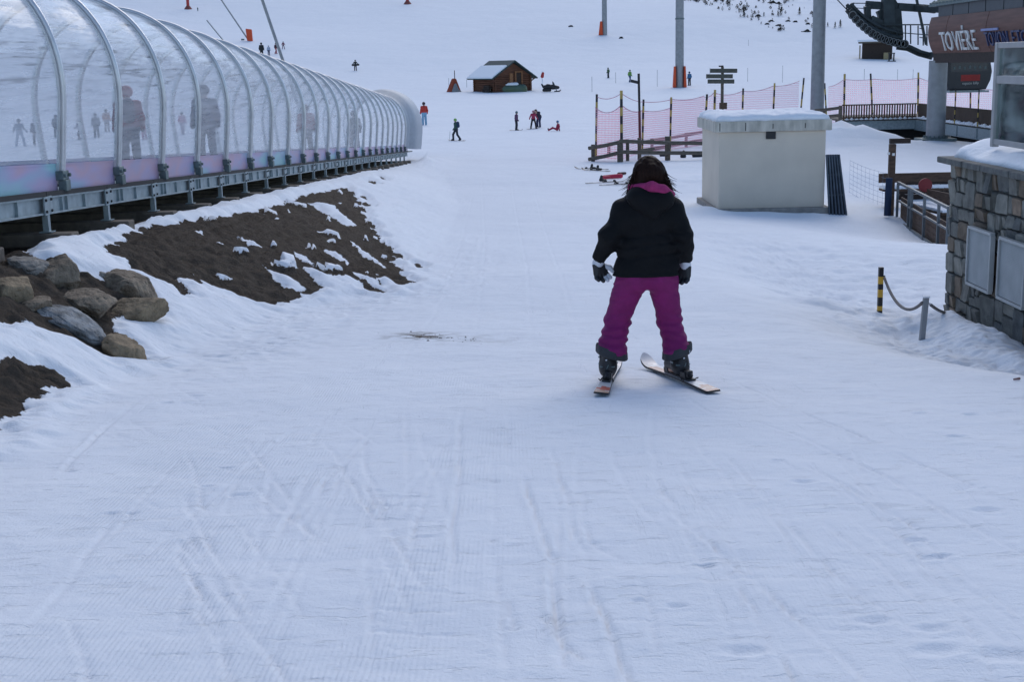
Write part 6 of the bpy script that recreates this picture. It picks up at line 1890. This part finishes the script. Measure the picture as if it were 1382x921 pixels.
# on the slope
q, k = at_h(480, 95.5); person('person in black carrying a snowboard across the slope', q, 14 * k, .2, 'carry', BLK, (.025, .03, .03), (.03, .03, .02))
bd = MB(); c = q + Vector((0, .12, 7.6 * k)); bd.prism([(-5.2 * k, .02), (-4.7 * k, -.14), (4.7 * k, -.14), (5.4 * k, .04), (4.6 * k, .16), (-4.6 * k, .16)], -.03, .03, (c, Vector((1, 0, .05)), Vector((0, 1, 0)), Vector((0, 0, 1)))); tag(bd.build('snowboard', M['black'], None, bevel=.02), 'black snowboard carried level by the person on the slope', 'snowboard')
for (px, py, hp_, lb, tr_, jk, ht, ps) in (
        (353.5, 77.5, 19, 'tall person in black above the middle of the tunnel roof', BLK, (.015, .018, .02), BLK, 'stand'), (363, 75, 13, 'small child in grey and white beside the tall person in black', (.06, .07, .12), (.40, .45, .55), (.40, .42, .45), 'stand'),
        (372.5, 73, 14, 'person in dark red jacket beside the thick leaning pole', (.30, .07, .08), (.06, .02, .03), BLK, 'walk'), (382.5, 66.5, 10, 'small person in purple grey above the thick leaning pole', (.10, .06, .09), (.16, .06, .09), (.08, .05, .06), 'wide'),
        (821, 105.5, 13.5, 'person in dark green standing below the distant pylon', (.02, .03, .04), (.05, .10, .05), (.03, .04, .03), 'stand'), (850, 111, 16, 'person in lime and blue walking near the loudspeaker mast', (.03, .07, .14), (.14, .30, .06), (.06, .10, .06), 'walk'),
        (930.5, 115.5, 18, 'person in blue jacket standing beside the padded pylon', (.025, .03, .05), (.04, .15, .30), (.04, .08, .14), 'stand'), (267, 15, 5, 'tiny skier in green beside the red footed pylon', (.06, .09, .09), (.08, .14, .13), BLK, 'stand'),
        (283, 54, 7, 'tiny dark skier half hidden by the tunnel roof', BLK, BLK, BLK, 'bend')):
    q, k = at_h(px, py); person(lb, q, hp_ * k, rng.random() * 1.5 - .7, ps, tr_, jk, ht, helmet=hp_ > 12)
# seen through the tunnel film
for (px, py, hp_, lb, tr_, jk, ht, ps, rz) in (
        (28, 198, 36, 'blurred person in grey skiing behind the tunnel, far end of the row', (.30, .33, .40), (.14, .17, .22), (.08, .09, .1), 'wide', 0), (50, 197, 36, 'blurred person in black behind the tunnel beside the grey one', BLK, (.03, .03, .04), BLK, 'walk', .5),
        (77, 186, 30, 'blurred dark person behind the second far rib of the tunnel', BLK, (.04, .04, .05), BLK, 'stand', 0), (109, 189, 28, 'blurred person in navy behind the first silver rib', BLK, (.03, .04, .08), BLK, 'ski', 1.2),
        (145, 178, 30, 'blurred person in orange jacket behind the tunnel', (.30, .22, .2), (.50, .20, .10), (.1, .06, .05), 'stand', 0), (131, 186, 32, 'blurred dark person beside the one in orange', BLK, (.03, .03, .05), BLK, 'stand', .4),
        (196, 189, 34, 'blurred child in pink leaning forward behind the tunnel', (.42, .10, .18), (.46, .08, .16), (.2, .05, .1), 'ski', .7), (221, 176, 26, 'blurred person in slate blue behind the third rib', BLK, (.06, .08, .14), BLK, 'stand', 0), (247, 182, 30, 'blurred person in pale pink behind the fourth rib', (.30, .2, .25), (.52, .20, .26), BLK, 'walk', 0)):
    q, k = at_h(px, py, ) if False else (hit(px, py, 40), 0); k = q.y / F
    person(lb, q, min(1.8, hp_ * k), rz, ps, tr_, jk, ht)
for (yv, h_, lb, tr_, jk, ht, bk) in ((21.6, 1.38, 'rider in red jacket and hat standing on the conveyor inside the tunnel', (.05, .06, .09), (.22, .02, .035), (.28, .02, .03), None), (27.0, 1.60, 'tall rider in grey standing on the conveyor inside the tunnel', (.06, .07, .10), (.07, .08, .11), (.06, .06, .08), None),
                                  (40.0, 1.55, 'rider in dark red deep inside the tunnel', BLK, (.24, .02, .03), (.05, .02, .02), None), (52.0, 1.6, 'rider in dark green near the far end of the tunnel', BLK, (.03, .06, .05), BLK, None)):
    person(lb, Vector((tun_x(yv) - 1.15, yv, tun_z(yv) - .10)), h_, .35, 'stand' if h_ < 1.6 else 'walk', tr_, jk, ht, back=(.03, .03, .05) if h_ < 1.5 else None)

# ------------------------------------------------------------------ skis left on the snow
def lying(px, py, ang, L_, label, col, bind=True):
    q = hit(px, py); make_ski('ski', ski_frame(q.x, q.y, ang, 0, .01), L_, label, 'skis left lying on the snow', col, bind, 1.15)


lying(797, 229, -1.05, 1.5, 'dark ski lying apart on the snow, the one farthest up', [3, 0, 3, 3])
lying(803, 231, -.75, 1.5, 'dark ski lying crossed beside the farthest ski on the snow', [3, 3, 0, 3])
lying(822, 247, 1.35, 1.6, 'grey ski lying below the red ski bag on the snow', [0, 3, 0, 3])
lying(838, 250, 1.5, 1.4, 'thin dark ski lying half hidden by the skier hair', [3, 0, 3, 3])
q, k = at_h(826, 242); o = sdf_mesh('ski_bag', [((-11 * k, 0, .08), (12 * k, .1, .1), .07, .085, 0), ((-11 * k, -.1, .06), (-4 * k, -.1, .08), .06, .05, 0)], [mat('crimson_bag', (.50, .02, .06), .6)], .02, xf=Matrix.Translation(q)); tag(o, 'long crimson ski bag lying on the snow near the timber fence', 'bag')
q, k = at_h(839, 237); o = sdf_mesh('ski_bag', [((-4 * k, 0, .06), (5 * k, .1, .07), .06, .05, 0)], [mat('brown_bag', (.10, .04, .035), .8)], .02, xf=Matrix.Translation(q)); tag(o, 'small brown bag on the snow behind the skier hair', 'bag')
for px, py, lb in ((808, 230, 'black ski boot standing beside the crossed skis'), (800, 228.5, 'black ski boot lying near the farthest ski'), (813, 245, 'black ski boot beside the crimson bag')):
    q, k = at_h(px, py); o = sdf_mesh('ski_boot', [((-.07, 0, .05), (.10, 0, .045), .05, .042, 0), ((-.05, 0, .06), (-.03, 0, .17), .048, .05, 0)], [M['black']], .02, xf=Matrix.Translation(q)); tag(o, lb, 'ski boot')

# grit and small stones
st = np.random.default_rng(19); mb = MB()
for i in range(90):
    t = st.random() ** 1.7; px = 550 + 100 * t + 3 * st.normal(); py = 453 + 8 * t + 2.2 * st.normal(); q = hit(px, py); r = .004 + .010 * st.random() ** 3
    vs = [q + Vector((r * math.cos(a) * (1 + .3 * st.normal()), r * math.sin(a), .002)) for a in np.linspace(0, 5.2, 6)] + [q + Vector((0, 0, r * .9))]
    mb.add(vs, [(j, (j + 1) % 6, 6) for j in range(6)])
tag(mb.build('grit', mat('grit_stone', (.10, .085, .068), .95), None), None, None, None, 'stuff')
q = hit(1372, 515); o = sdf_mesh('litter_scrap', [((-.02, 0, .012), (.022, .01, .014), .007, .010, 0)], [mat('pink_scrap', (.20, .11, .10), .8)], .004, xf=Matrix.Translation(q)); tag(o, 'small pinkish scrap lying in the snow below the stone wall', 'litter')
